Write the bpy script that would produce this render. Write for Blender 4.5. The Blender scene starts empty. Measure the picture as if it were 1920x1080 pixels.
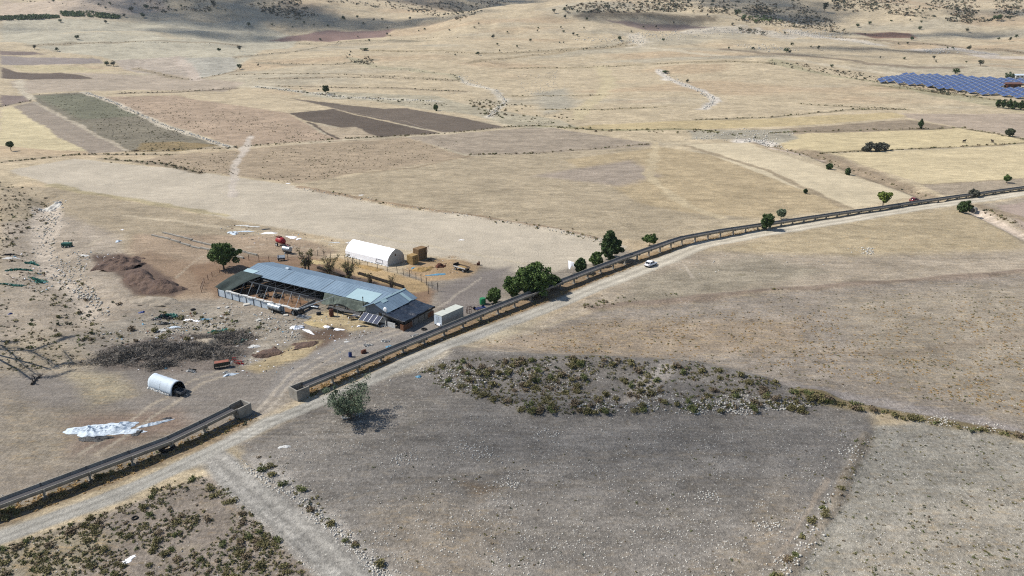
import bpy, math, random
import numpy as np
from mathutils import Vector, Matrix
random.seed(7)
rng = np.random.default_rng(7)
R = math.radians
S = bpy.context.scene
COL = S.collection

# ------------------------------------------------------------------ camera, sky, sun, exposure
CAMH = 60.0
PITCH = R(20)
cd = bpy.data.cameras.new('camera'); cd.lens = 24; cd.sensor_width = 36; cd.clip_end = 9000; cd.clip_start = 1
cam = bpy.data.objects.new('camera', cd); COL.objects.link(cam)
cam.location = (0, 0, CAMH); cam.rotation_euler = (R(90) - PITCH, 0, 0)
S.camera = cam
SUN_EL = R(48)
tosun = Vector((-.985 * math.cos(SUN_EL), .17 * math.cos(SUN_EL), math.sin(SUN_EL))).normalized()
w = bpy.data.worlds.new('World'); S.world = w; w.use_nodes = True
nt = w.node_tree; nt.nodes.clear()
sk = nt.nodes.new('ShaderNodeTexSky'); sk.sky_type = 'NISHITA'; sk.sun_disc = False
sk.sun_elevation = SUN_EL
sk.sun_rotation = math.atan2(tosun.x, tosun.y)
sk.altitude = 900; sk.air_density = 1.0; sk.dust_density = .6
bg = nt.nodes.new('ShaderNodeBackground'); bg.inputs[1].default_value = 0.09
wo = nt.nodes.new('ShaderNodeOutputWorld')
nt.links.new(sk.outputs[0], bg.inputs[0]); nt.links.new(bg.outputs[0], wo.inputs[0])
sl = bpy.data.lights.new('sun', 'SUN'); sl.energy = 4.2; sl.angle = R(.53); sl.color = (1, .96, .89)
so = bpy.data.objects.new('sun', sl); COL.objects.link(so)
so.rotation_euler = tosun.to_track_quat('Z', 'Y').to_euler()
so.location = (-200, 50, 300)
S.view_settings.view_transform = 'Standard'; S.view_settings.look = 'None'
S.view_settings.exposure = 0.64; S.view_settings.gamma = 1
S.cycles.max_bounces = 5; S.cycles.diffuse_bounces = 3; S.cycles.volume_bounces = 0
S.cycles.use_denoising = False; S.cycles.filter_width = 1.15; S.cycles.sample_clamp_indirect = 3

# ------------------------------------------------------------------ photo pixel -> place on the ground
F = 1280.0; sp, cp = math.sin(PITCH), math.cos(PITCH)
def ray(x, y):
    u = (x - 960) / F; v = (y - 540) / F
    return u, cp - v * sp, -(sp + v * cp)
def g(x, y, z=0.0):
    a, b, c = ray(x, y); t = (z - CAMH) / c
    return (a * t, b * t)
def _h(ix, iy, s):
    n = (ix * 374761393 + iy * 668265263 + s * 1442695041) & 0xffffffff
    n = ((n ^ (n >> 13)) * 1274126177) & 0xffffffff
    return ((n ^ (n >> 16)) & 0xffff) / 65535.0
def noise(x, y, sc, s=0):
    x = np.asarray(x, float) / sc + 1000; y = np.asarray(y, float) / sc + 1000
    ix = np.floor(x).astype(np.int64); iy = np.floor(y).astype(np.int64)
    fx = x - ix; fy = y - iy
    fx = fx * fx * (3 - 2 * fx); fy = fy * fy * (3 - 2 * fy)
    a = _h(ix, iy, s); b = _h(ix + 1, iy, s); c = _h(ix, iy + 1, s); d = _h(ix + 1, iy + 1, s)
    return (a + (b - a) * fx + (c - a) * fy + (a - b - c + d) * fx * fy) * 2 - 1
def fbm(x, y, sc, o=4, s=0):
    r = 0; a = 1; n = 0
    for k in range(o):
        r = r + a * noise(x, y, sc / 2 ** k, s + k * 17); n += a; a *= .5
    return r / n
def sstep(a, b, x):
    t = np.clip((x - a) / (b - a + 1e-9), 0, 1); return t * t * (3 - 2 * t)
def dpoly(X, Y, pts):
    """distance to a polyline"""
    best = np.full(X.shape, 1e9)
    for (x0, y0), (x1, y1) in zip(pts[:-1], pts[1:]):
        dx, dy = x1 - x0, y1 - y0; L = dx * dx + dy * dy + 1e-9
        t = np.clip(((X - x0) * dx + (Y - y0) * dy) / L, 0, 1)
        best = np.minimum(best, np.hypot(X - x0 - t * dx, Y - y0 - t * dy))
    return best
def inpoly(X, Y, pts):
    c = np.zeros(X.shape, bool); n = len(pts)
    for i in range(n):
        x0, y0 = pts[i]; x1, y1 = pts[(i + 1) % n]
        k = ((y0 > Y) != (y1 > Y)) & (X < (x1 - x0) * (Y - y0) / (y1 - y0 + 1e-12) + x0)
        c ^= k
    return c
G = lambda *a: [g(*q) for q in a]
ditches = [  # (line, half width, height change)
    (G((1440, 272), (1520, 290), (1610, 322), (1700, 352), (1745, 372)), 4.0, -1.8),
    (G((1838, 398), (1880, 418), (1925, 442), (2000, 480)), 3.5, -1.8),
    (G((560, 352), (700, 378), (860, 405), (1000, 425), (1130, 452)), 2.2, .7),
    (G((1110, 578), (1300, 560), (1440, 546), (1700, 530), (1925, 510)), 2.0, .45),
    (G((90, 370), (70, 420), (80, 470), (110, 520), (170, 590)), 5.0, -1.4),
    (G((10, 345), (60, 362), (95, 385)), 4.0, -1.2),
    (G((860, 665), (1000, 678), (1150, 682), (1300, 690), (1420, 720)), 3.0, 1.2),
    (G((1000, 770), (1180, 765), (1400, 762), (1540, 745)), 2.4, 1.0),
    (G((930, 720), (1100, 725), (1160, 745)), 3.2, -1.3),
    (G((1500, 742), (1620, 768), (1760, 795), (1925, 822)), 1.6, .6),
    (G((1480, 1075), (1560, 960), (1622, 815)), .9, .35),
    (G((430, 860), (560, 960), (700, 1085)), 1.4, .45),
    (G((700, 705), (850, 640), (960, 605)), 1.3, .4),
    (G((230, 585), (330, 600), (420, 630), (500, 660)), 5.0, -.8),
]
bumps = [(180, 1330, 260, 170, 34), (-330, 1150, 150, 120, -16), (-560, 1500, 260, 150, 34), (0, 1620, 240, 110, -26),
         (560, 1500, 240, 200, 22), (300, 900, 160, 120, 9), (-80, 900, 120, 150, 8), (-420, 800, 200, 120, -6), (120, 640, 90, 90, 3)]
zk = [(0, 0), (350, 0), (430, 1.2), (500, 3.2), (600, 8.5), (700, 16), (850, 30), (1000, 46), (1150, 63), (1300, 84), (1600, 132), (1800, 160), (2000, 172), (3500, 175)]
zx = np.array([a for a, b in zk], float); zy = np.array([b for a, b in zk], float)
_zs = np.arange(0, 3600, 20.0); _zv = np.interp(_zs, zx, zy)
for _ in range(4): _zv[1:-1] = (_zv[:-2] + 2 * _zv[1:-1] + _zv[2:]) / 4
def H(x, y):
    x = np.asarray(x, float); y = np.asarray(y, float)
    d = np.hypot(x * .6, y) * np.sign(y + 1e-6)
    z = np.interp(np.clip(d, 0, 3500), _zs, _zv)
    far = sstep(450, 1300, d)
    for bx, by, sx, sy, a in bumps:
        z = z + a * np.exp(-((x - bx) / sx) ** 2 - ((y - by) / sy) ** 2)
    z = z + far * (17 * fbm(x, y, 260, 4, 5) + 5 * fbm(x, y, 75, 3, 15)) + sstep(250, 600, d) * 1.6 * fbm(x, y, 90, 3, 9)
    flat = 1 - .97 * np.exp(-(((x + 40) / 48) ** 4 + ((y - 160) / 42) ** 4))
    z = z + flat * (.45 * fbm(x, y, 38, 3, 3) + .10 * noise(x, y, 3.1, 8))
    rough = np.exp(-(((x + 118) / 40) ** 4 + ((y - 165) / 60) ** 4))
    z = z + rough * .8 * fbm(x, y, 14, 3, 12) * flat
    for pts, wd, a in ditches:
        xs = [p[0] for p in pts]; ys = [p[1] for p in pts]
        m = (x > min(xs) - 4 * wd) & (x < max(xs) + 4 * wd) & (y > min(ys) - 4 * wd) & (y < max(ys) + 4 * wd)
        if np.any(m):
            dd = dpoly(x[m] if x.ndim else x[None], y[m] if y.ndim else y[None], pts)
            add = a * np.exp(-(dd / wd) ** 2)
            if x.ndim: z[m] += add
            else: z = z + add[0]
    return z
def Hs(x, y): return float(H(np.array([x]), np.array([y]))[0])
_T = np.concatenate([np.linspace(20, 420, 500), np.geomspace(421, 3200, 500)])
def P(x, y):
    a, b, c = ray(x, y); n = math.sqrt(a * a + b * b + c * c)
    X = a / n * _T; Y = b / n * _T; Z = CAMH + c / n * _T
    k = Z - H(X, Y); i = np.argmax(k < 0)
    if not np.any(k < 0): i = len(_T) - 1
    t = k[i - 1] / (k[i - 1] - k[i] + 1e-9)
    return (float(X[i - 1] + (X[i] - X[i - 1]) * t), float(Y[i - 1] + (Y[i] - Y[i - 1]) * t))
def PB(q):
    """many photo pixels -> ground places at once"""
    out = []
    for s0 in range(0, len(q), 400):
        A = np.array(q[s0:s0 + 400], float); u = (A[:, 0] - 960) / F; v = (A[:, 1] - 540) / F
        d = np.stack([u, cp - v * sp, -(sp + v * cp)], 1); d /= np.linalg.norm(d, axis=1)[:, None]
        T = np.broadcast_to(_T[::5], (len(A), 200)); k = CAMH + d[:, 2:3] * T - H(d[:, 0:1] * T, d[:, 1:2] * T)
        i = np.argmax(k < 0, axis=1); i = np.where((k < 0).any(axis=1), i, 199); i = np.maximum(i, 1)
        lo = _T[::5][i - 1]; hi = _T[::5][i]
        for _ in range(9):
            m = (lo + hi) / 2; b = CAMH + d[:, 2] * m - H(d[:, 0] * m, d[:, 1] * m) < 0
            hi = np.where(b, m, hi); lo = np.where(b, lo, m)
        out += [(float(a * t), float(b_ * t)) for (a, b_, _), t in zip(d, hi)]
    return out
def P3(x, y):
    a, b = P(x, y); return Vector((a, b, Hs(a, b)))
def ppm(v):  # photo pixels per metre at a point
    return F / (v[1] * cp + (CAMH - v[2]) * sp)

# ------------------------------------------------------------------ colours of the ground
SAT = 1.0
def fld(c):
    c = np.asarray(c, float); m = c.mean(); c = (m + (c - m) * .82) * np.array([1.015, 1.0, .985]); c[2] = min(c[2], c[1] * .94); return c
def lin(c): 
    c = np.asarray(c, float) / 255
    return np.where(c <= .04045, c / 12.92, ((c + .055) / 1.055) ** 2.4)
KA = .60
ROAD = [(-420, 1170), (-200, 1085), (0, 1005), (100, 970), (225, 925), (350, 868), (430, 828), (500, 792), (605, 750), (690, 715), (755, 684), (830, 655), (930, 615), (1030, 575), (1120, 538), (1215, 502), (1312, 461), (1425, 439), (1537, 421), (1650, 402), (1762, 384), (1920, 363), (2100, 342), (2350, 318)]
TRACK = [(395, 850), (430, 888), (500, 948), (580, 1015), (650, 1078), (720, 1150)]
# (polygon in photo pixels, colour, stones, gold tufts, dark weeds, edge softness m)
FIELDS = [
 ([(-500,1100),(-500,560),(0,540),(560,560),(900,480),(1180,470),(1195,495),(830,640),(470,790),(0,965)], (168,155,136), .25,.3,.1,3),
 ([(440,835),(560,775),(700,700),(860,655),(1300,680),(1620,735),(1640,812),(1455,1300),(700,1300),(650,1085)], (152,143,131), .8,.2,.2,2),
 ([(0,36),(480,38),(560,75),(480,102),(440,128),(330,132),(230,114),(100,96),(0,78)], (196,189,164), .2,.4,.3,6),
 ([(0,0),(300,0),(320,20),(150,30),(0,40)], (205,185,160), .1,.3,.3,8),
 ([(215,112),(330,106),(440,128),(365,150),(240,132)], (190,176,158), .5,.1,.4,3),
 ([(330,110),(440,108),(445,130),(380,148)], (186,182,166), .5,.1,.3,3),
 ([(0,96),(60,97),(88,103),(0,104)], (140,122,112), 0,0,0,1),
 ([(0,105),(190,111),(197,118),(100,121),(0,121)], (160,148,142), .1,0,.1,1),
 ([(20,122),(150,124),(225,132),(140,136),(40,134)], (205,190,148), 0,.5,0,1),
 ([(0,125),(30,135),(60,138),(110,136),(178,147),(60,150),(0,147)], (116,101,88), 0,0,0,.7),
 ([(130,137),(330,140),(460,155),(420,172),(250,168),(45,176),(20,152),(60,150),(180,148)], (188,172,150), .2,.2,.2,1),
 ([(0,178),(50,179),(58,190),(0,199)], (145,128,118), .1,0,.1,1),
 ([(0,203),(22,200),(168,284),(100,282),(0,272)], (218,203,158), 0,.4,.05,.6),
 ([(22,200),(64,190),(238,284),(168,288)], (164,150,132), .2,0,.25,.6),
 ([(64,178),(160,173),(415,273),(330,284),(248,284),(70,192)], (138,130,110), .3,0,.8,.6),
 ([(68,180),(158,176),(280,215),(150,225)], (128,128,104), .1,0,.9,5),
 ([(262,268),(330,265),(410,272),(330,284),(250,285)], (150,130,90), .1,.4,.4,1.5),
 ([(185,182),(330,178),(540,212),(600,250),(640,262),(440,274),(300,226)], (186,162,136), .3,.3,.7,2),
 ([(1055,239),(1130,233),(1440,222),(1670,210),(1705,218),(1560,232),(1300,243),(1120,244)], (206,186,138), 0,.5,0,.7),
 ([(1330,248),(1560,235),(1700,223),(1810,241),(1480,251)], (165,148,124), .2,.2,.5,.7),
 ([(430,283),(640,264),(760,256),(870,292),(1010,300),(920,330),(700,318),(560,345),(440,330),(250,305),(320,290)], (180,160,132), .4,.3,.8,2),
 ([(560,345),(760,312),(900,292),(1240,272),(1290,300),(1330,390),(1400,410),(1250,450),(1150,450),(1000,420),(760,385)], (186,170,140), .4,.4,.6,3),
 ([(1060,300),(1240,276),(1390,300),(1590,390),(1440,412),(1290,400),(1200,380)], (192,172,134), .2,.6,.4,3),
 ([(1000,330),(1180,300),(1240,330),(1160,350)], (175,160,142), .3,.1,.3,6),
 ([(760,257),(840,252),(1010,236),(1245,272),(1000,289),(880,291)], (174,159,138), .4,.1,.3,1.2),
 ([(540,212),(625,204),(826,250),(712,257),(575,227)], (110,97,84), .25,0,0,.5),
 ([(545,184),(720,204),(765,203),(948,238),(834,249),(630,204)], (122,109,95), .15,0,0,.5),
 ([(575,230),(625,240),(665,238),(700,255),(635,262)], (190,172,144), .2,.3,.2,.6),
 ([(15,320),(140,298),(330,316),(560,350),(740,390),(1000,420),(1120,446),(1175,462),(1130,490),(1000,520),(900,500),(760,468),(650,448),(430,412),(240,374),(100,348)], (206,194,171), .04,.0,.02,1.0),
 ([(0,345),(100,352),(240,378),(420,412),(560,432),(400,500),(350,560),(0,560)], (180,164,136), .4,.4,.4,2),
 ([(1460,276),(1510,250),(1800,240),(1925,262),(1925,268),(1580,285),(1530,288)], (217,199,152), 0,.35,.04,.5),
 ([(1558,289),(1925,270),(1925,334),(1732,346)], (220,202,158), 0,.35,.04,.5),
 ([(1285,272),(1400,267),(1450,285),(1722,367),(1600,391)], (222,206,170), .02,.15,.02,.7),
 ([(1732,347),(1925,335),(1925,350),(1770,366)], (180,164,140), .2,.2,.3,.7),
 ([(1690,212),(1925,214),(1925,259),(1800,238),(1700,220)], (188,170,148), .1,.1,.2,2),
 ([(1440,118),(1640,155),(1925,212),(1925,192),(1740,168),(1560,140),(1440,108)], (184,174,138), .5,.2,.6,3),
 ([(1000,175),(1060,165),(1080,200),(1020,215)], (182,174,152), .6,0,.4,12),
 ([(820,180),(920,205),(1050,225),(1090,240),(980,240),(880,215),(700,190),(560,180),(600,172)], (186,176,148), .6,0,.9,3),
 ([(1290,245),(1480,242),(1500,260),(1460,275),(1400,262),(1300,262)], (178,170,148), .7,0,.3,2),
 ([(980,112),(1120,85),(1230,70),(1330,48),(1440,60),(1330,78),(1180,95)], (192,180,152), .8,0,.2,20),
 ([(620,55),(740,55),(720,70),(500,76)], (150,122,112), .1,0,0,5),
 ([(1130,38),(1290,45),(1340,50),(1200,55)], (150,130,118), .1,0,0,6),
 ([(1600,63),(1700,62),(1720,72),(1640,72)], (155,118,98), 0,0,0,6),
 # right of the road
 ([(940,640),(1100,560),(1215,510),(1312,470),(1430,447),(1650,410),(1925,370),(2300,340),(2300,500),(1925,512),(1440,548),(1110,580)], (184,169,146), .35,.4,.35,1.5),
 ([(1320,470),(1600,410),(1830,385),(1925,440),(1925,470),(1600,480)], (192,174,138), .15,.7,.25,6),
 ([(1190,520),(1420,480),(1560,510),(1300,560),(1180,565)], (172,160,136), .4,.2,.6,6),
 ([(1870,385),(1925,378),(2200,360),(2200,470),(1925,430)], (188,168,152), .1,0,.1,1),
 ([(860,668),(1110,584),(1440,551),(1925,515),(2300,495),(2300,840),(1925,812),(1620,762),(1430,710),(1300,680),(1000,672)], (172,157,138), .5,.5,.4,1.2),
 ([(1560,560),(1925,530),(2200,530),(2200,800),(1925,790),(1640,700)], (184,168,142), .25,.6,.4,10),
 ([(880,650),(1130,600),(1500,600),(1500,660),(1100,668)], (180,158,130), .4,.8,.3,5),
 ([(700,705),(860,668),(1000,672),(1300,682),(1450,715),(1600,765),(1400,775),(1050,775),(880,735),(740,730)], (146,138,128), .9,.1,.5,1.5),
 ([(1440,712),(1640,745),(1925,800),(1925,830),(1620,770)], (172,160,150), .8,.2,.3,1.5),
 ([(470,852),(560,795),(720,745),(870,745),(1050,785),(1400,785),(1610,778),(1640,810),(1455,1085),(1455,1300),(800,1300),(700,1085)], (160,151,138), 1.0,.15,.2,1.5),
 ([(700,960),(820,930),(950,980),(900,1080),(1300,1090),(1400,1000),(1460,900),(1500,960),(1440,1100),(760,1100)], (168,154,134), 1.0,.5,.15,5),
 ([(860,900),(940,915),(900,940)], (150,130,106), .6,.5,.15,2),
 ([(1640,800),(1750,790),(1925,835),(2200,860),(2200,1300),(1400,1300),(1485,1085),(1560,940)], (182,174,154), .9,.25,.7,.8),
 ([(1700,960),(1925,900),(1925,1090),(1560,1090)], (196,184,160), .8,.5,.4,6),
 ([(-400,1200),(0,1030),(380,893),(420,900),(520,990),(600,1085),(600,1300),(-400,1300)], (166,150,132), .45,.35,.5,1.2),
 ([(0,1035),(140,985),(230,1010),(120,1085),(0,1085)], (182,166,132), .3,.8,.4,3),
 # farm side of the canal
 ([(-500,640),(0,560),(200,580),(500,640),(560,700),(470,770),(0,925),(-400,1060)], (170,157,138), .25,.3,.1,3),
 ([(0,700),(200,650),(330,690),(470,770),(240,855),(0,930)], (168,152,130), .2,.2,.05,6),
 ([(0,690),(200,650),(480,680),(540,720),(480,770),(360,800),(180,760),(0,780)], (158,147,134), .2,.1,0,5),
 ([(120,690),(220,700),(250,740),(170,760)], (186,170,134), .2,.6,0,3),
 ([(0,740),(170,800),(120,870),(0,870)], (176,160,134), .2,.5,0,5),
 ([(130,782),(330,770),(360,800),(140,850)], (162,134,112), .1,.2,0,4),
 ([(0,420),(110,400),(220,440),(260,560),(180,620),(0,640)], (184,169,148), .8,.3,.3,4),
 ([(55,385),(110,372),(115,420),(95,470),(120,520),(200,590),(150,590),(70,500),(50,440)], (206,191,170), .9,0,0,1.5),
 ([(0,640),(80,620),(200,680),(130,700),(0,700)], (186,168,138), .5,.4,.1,4),
 ([(180,600),(400,570),(560,610),(560,640),(450,690),(220,640)], (178,166,146), .8,.3,.3,4),
 ([(250,440),(560,440),(640,470),(560,500),(410,560),(330,560),(240,470)], (180,156,128), .25,.2,.1,3),
 ([(280,470),(400,500),(420,545),(330,555),(200,500)], (168,140,112), .2,.2,.1,3),
 ([(172,478),(230,474),(300,505),(352,545),(330,556),(250,552),(225,520),(180,500)], (124,102,88), .1,.1,.1,1.5),
 ([(190,655),(330,622),(470,618),(480,650),(440,690),(330,700),(200,692)], (138,124,112), .4,.1,.5,1.5),
 ([(350,500),(440,480),(580,480),(680,500),(820,545),(800,575),(740,560),(560,520),(450,520),(410,560)], (158,126,98), .1,.1,.05,1.5),
 ([(580,488),(640,482),(800,530),(806,545),(770,550),(640,505)], (196,164,114), .1,.5,0,.8),
 ([(600,500),(640,508),(780,552),(760,562),(600,520)], (110,92,80), .1,0,.1,1),
 ([(780,490),(850,480),(900,500),(880,520),(800,530),(760,505)], (190,158,116), .2,.4,0,1.5),
 ([(820,540),(900,510),(960,500),(930,560),(870,600),(830,600)], (146,136,128), .2,0,.05,4),
 ([(410,558),(548,592),(548,600),(400,575)], (176,162,142), .4,.2,.1,1),
 ([(420,540),(540,580),(560,575),(580,545),(500,520)], (150,120,92), 0,.1,0,1),
 ([(570,595),(620,580),(700,600),(700,615),(640,625),(590,612)], (206,182,132), .1,.6,0,1.2),
 ([(560,625),(640,615),(660,640),(580,660)], (132,106,86), .2,.1,0,1.5),
 ([(450,690),(560,640),(600,640),(570,670),(480,700)], (196,172,122), .1,.7,0,1.2),
 ([(480,760),(520,700),(620,640),(760,610),(830,600),(810,625),(600,690),(545,725)], (166,157,146), .2,.05,.02,1.5),
 ([(545,735),(560,750),(760,668),(900,615),(1060,555),(1195,495),(1175,482),(1050,530),(900,590),(700,670)], (170,140,104), .3,.8,.5,.6),
 ([(-40,975),(0,960),(240,880),(360,825),(470,785),(480,795),(350,850),(200,910),(0,990)], (172,145,106), .3,.8,.5,.6),
 ([(1195,480),(1310,450),(1425,430),(1425,434),(1310,458),(1195,495)], (176,148,110), .2,.8,.4,.6),
]
# (line, colour, half width m, stones, weeds)
LINES = [
 ([(480,770),(540,705),(640,650),(760,612),(850,560),(900,520)], (184,174,158), .35,.1,0), ([(492,775),(552,712),(650,656),(768,618)], (184,174,158), .35,.1,0), ([(440,700),(380,720),(300,770),(180,850)], (180,168,148), .35,.1,0), ([(430,690),(360,712),(280,760),(150,850)], (180,168,148), .35,.1,0),
 ([(330,520),(380,480),(500,455),(640,470)], (190,174,150), .4,.1,0), ([(230,440),(180,450),(150,470)], (196,182,158), .5,.1,0), ([(560,960),(800,900),(1100,860),(1500,850)], (150,142,130), .4,.5,.1), ([(620,1010),(860,940),(1150,900),(1500,900)], (150,142,130), .4,.5,.1), ([(1240,475),(1280,495),(1300,520)], (196,184,164), .5,.2,.1),
 ([(700,95),(900,100),(1160,88)], (176,158,122), 2.2,.2,.7), ([(880,118),(1000,104),(1180,80)], (178,160,126), 2,.2,.6), ([(960,128),(1060,127),(1200,122)], (176,160,124), 1.6,.2,.7), ([(560,82),(700,76),(860,70)], (176,162,130), 2.5,.2,.6),
 ([(1020,205),(1130,206),(1250,200)], (176,160,124), 1.4,.3,.6), ([(1360,92),(1500,104),(1640,120),(1800,126)], (150,134,112), 3,.2,.5), ([(1540,70),(1700,80),(1860,92),(1925,100)], (160,142,116), 3.5,.3,.6), ([(1600,92),(1780,100),(1925,112)], (168,150,122), 3,.3,.4),
 ([(1090,30),(1200,26),(1330,34)], (150,134,108), 4,.4,.6), ([(1290,60),(1400,56),(1480,70)], (206,196,176), 6,.9,.2), ([(1730,95),(1800,92),(1850,100)], (208,198,184), 5,.9,.1), ([(1850,105),(1925,108)], (212,200,184), 6,.6,.1),
 ([(80,58),(250,64),(420,62)], (206,196,166), 3.5,.2,.1), ([(60,85),(250,78),(440,84)], (170,156,128), 2.5,.2,.6), ([(125,62),(300,60),(330,72)], (206,192,160), 3.5,.2,.1), ([(430,140),(600,138),(860,150)], (178,162,132), 1.6,.2,.7),
 ([(440,108),(560,96),(640,80)], (178,164,136), 2,.2,.6), ([(255,128),(330,146),(362,150),(450,132)], (170,154,126), 2,.4,.8), ([(40,150),(42,172),(62,186)], (210,198,172), 1.4,.5,.1), ([(330,112),(352,130),(368,150)], (206,190,172), 2.5,.4,.1),
 ([(1490,60),(1560,72),(1640,84)], (214,204,186), 4,.9,.2), ([(480,118),(620,122),(700,112)], (172,158,130), 2,.2,.6), ([(1640,160),(1800,178),(1925,196)], (160,150,112), 2.5,.4,.9), ([(1500,195),(1640,202),(1700,206)], (170,154,122), 1.5,.2,.6),
 ([(160,173),(220,195),(300,232),(430,276)], (214,203,180), 1.6,.8,.3),
 ([(64,192),(140,233),(240,283)], (190,178,155), .9,.3,.1),
 ([(225,175),(340,172),(440,166)], (140,124,104), 1.6,.3,.8),
 ([(0,200),(58,189)], (150,136,116), 1.0,.3,.8),
 ([(240,284),(430,277),(600,262),(712,257),(840,250),(950,238),(1010,236)], (168,152,126), .9,.3,.8),
 ([(430,278),(800,254),(1000,234)], (205,190,160), .8,.2,.2),
 ([(0,305),(150,290),(330,290)], (170,154,128), 1.2,.4,.7),
 ([(190,298),(300,306),(380,325)], (150,136,112), 1.5,.6,.9),
 ([(470,255),(455,290),(440,320),(432,370)], (214,202,186), 1.3,.4,0),
 ([(620,203),(760,228),(828,249)], (160,144,126), .3,.2,0),
 ([(575,229),(632,261)], (98,84,74), .9,.1,.4),
 ([(560,352),(640,367),(760,388),(900,408),(1050,432),(1120,450)], (168,142,112), 1.5,.9,.9),
 ([(1010,236),(1130,244),(1300,243),(1340,247)], (160,152,112), 2.0,.4,1.),
 ([(880,290),(1000,288),(1220,270)], (160,144,118), .7,.3,.7),
 ([(600,330),(780,314),(880,292)], (160,140,112), .8,.3,.8),
 ([(860,143),(870,155),(930,170),(950,190),(930,205),(915,220)], (222,212,190), 2.2,.9,.4),
 ([(655,110),(700,125),(850,140),(862,150)], (190,180,146), 3,.6,.9),
 ([(1130,125),(1142,150),(1130,175),(1100,200),(1080,222)], (212,196,154), 3.4,.1,.1),
 ([(1230,268),(1222,310),(1218,330),(1240,350),(1290,385),(1350,410)], (206,188,150), 1.9,.1,.1),
 ([(1236,132),(1255,150),(1300,165),(1335,180),(1340,188),(1318,205)], (222,214,200), 2.2,1,.2),
 ([(1190,66),(1205,78),(1188,88)], (220,208,184), 4,.4,0),
 ([(960,100),(1100,90),(1190,85)], (180,164,132), 2.0,.2,.6),
 ([(1210,90),(1440,108),(1640,135),(1925,150)], (214,200,170), 3,.2,.2),
 ([(480,148),(700,145),(860,152)], (168,152,124), 1.6,.2,.8),
 ([(520,162),(760,166),(870,172)], (162,146,120), 1.6,.2,.8),
 ([(960,180),(1060,180),(1140,178)], (168,152,118), 1.2,.2,.7),
 ([(480,163),(560,172),(640,182),(820,190)], (212,204,180), 3,.7,.9),
 ([(1230,120),(1360,115),(1440,118)], (170,154,120), 2,.3,.8),
 ([(1300,225),(1440,220),(1600,205),(1700,205)], (150,138,110), 1.2,.3,.8),
 ([(1440,250),(1500,247),(1800,239)], (140,126,100), .9,.2,.8),
 ([(1800,239),(1925,262)], (140,126,100), .9,.2,.7),
 ([(1540,288),(1740,278),(1925,268)], (150,134,100), 1.0,.2,.8),
 ([(1420,268),(1520,292),(1600,318),(1700,352),(1745,370)], (156,138,114), 4.4,.6,.8),
 ([(1392,266),(1415,264),(1440,272)], (232,224,214), 4,.8,0),
 ([(1445,278),(1500,290),(1540,302)], (212,192,174), 1.4,.6,.2),
 ([(1838,395),(1850,404),(1880,420),(1925,440)], (226,208,188), 2.4,.6,.1),
 ([(1838,385),(1925,415),(2000,440)], (160,142,116), 2.4,.5,.9),
 ([(1285,273),(1440,320),(1590,390)], (172,154,124), 1.4,.3,.7),
 ([(1730,347),(1925,334)], (168,150,120), .6,.2,.4),
 ([(1110,578),(1200,568),(1300,560),(1440,546),(1700,530),(1925,510)], (150,132,116), 1.8,.6,.4),
 ([(1500,742),(1620,768),(1760,795),(1925,822)], (140,124,84), 1.5,.3,1.),
 ([(1480,1075),(1560,960),(1622,815)], (156,144,126), .9,.8,.6),
 ([(1440,650),(1700,665),(1925,625)], (160,146,126), 1.4,.3,.3),
 ([(1440,1060),(1500,980),(1550,900)], (172,158,140), .35,.2,.1),
 ([(470,860),(560,930),(640,1000),(720,1085)], (176,170,160), 1.8,1.,.2),
 ([(410,905),(500,980),(600,1085)], (176,170,160), .8,1.,.2),
 ([(1160,750),(1210,720),(1250,698)], (178,170,160), 1.6,.8,0),
 ([(700,712),(780,690),(840,668)], (180,170,150), 1.4,.9,.3),
 ([(230,405),(450,430),(640,455),(760,480)], (206,190,160), .8,.1,0),
 ([(600,440),(800,480),(900,490)], (206,190,160), .6,.1,0),
 ([(650,432),(780,456),(1000,500)], (212,198,168), .5,.1,0),
 ([(100,347),(175,363),(275,381),(425,406)], (182,168,128), 1.6,.3,.6),
]
def road_dist(X, Y, line): return dpoly(X, Y, line)
_pc = {}
def PL(pts):
    return [(P(*q) if q[1] < 330 else g(*q)) for q in pts]
def near(pts, c):
    """the soil close by is greyer and a little darker than the far straw"""
    k = min(1, max(0, (sum(q[1] for q in pts) / len(pts) - 430) / 260)); c = fld(c); m = c.mean()
    return (m + (c - m) * (1 - .22 * k)) * (1 - .07 * k)
FW = [(PL(p), lin(near(p, c)) * KA, s, t, d, e) for p, c, s, t, d, e in FIELDS]
LW = [(PL(p), lin(fld(c)) * KA, hw, s, d) for p, c, hw, s, d in LINES]
ROADW = PL(ROAD); TRACKW = PL(TRACK)
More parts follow.
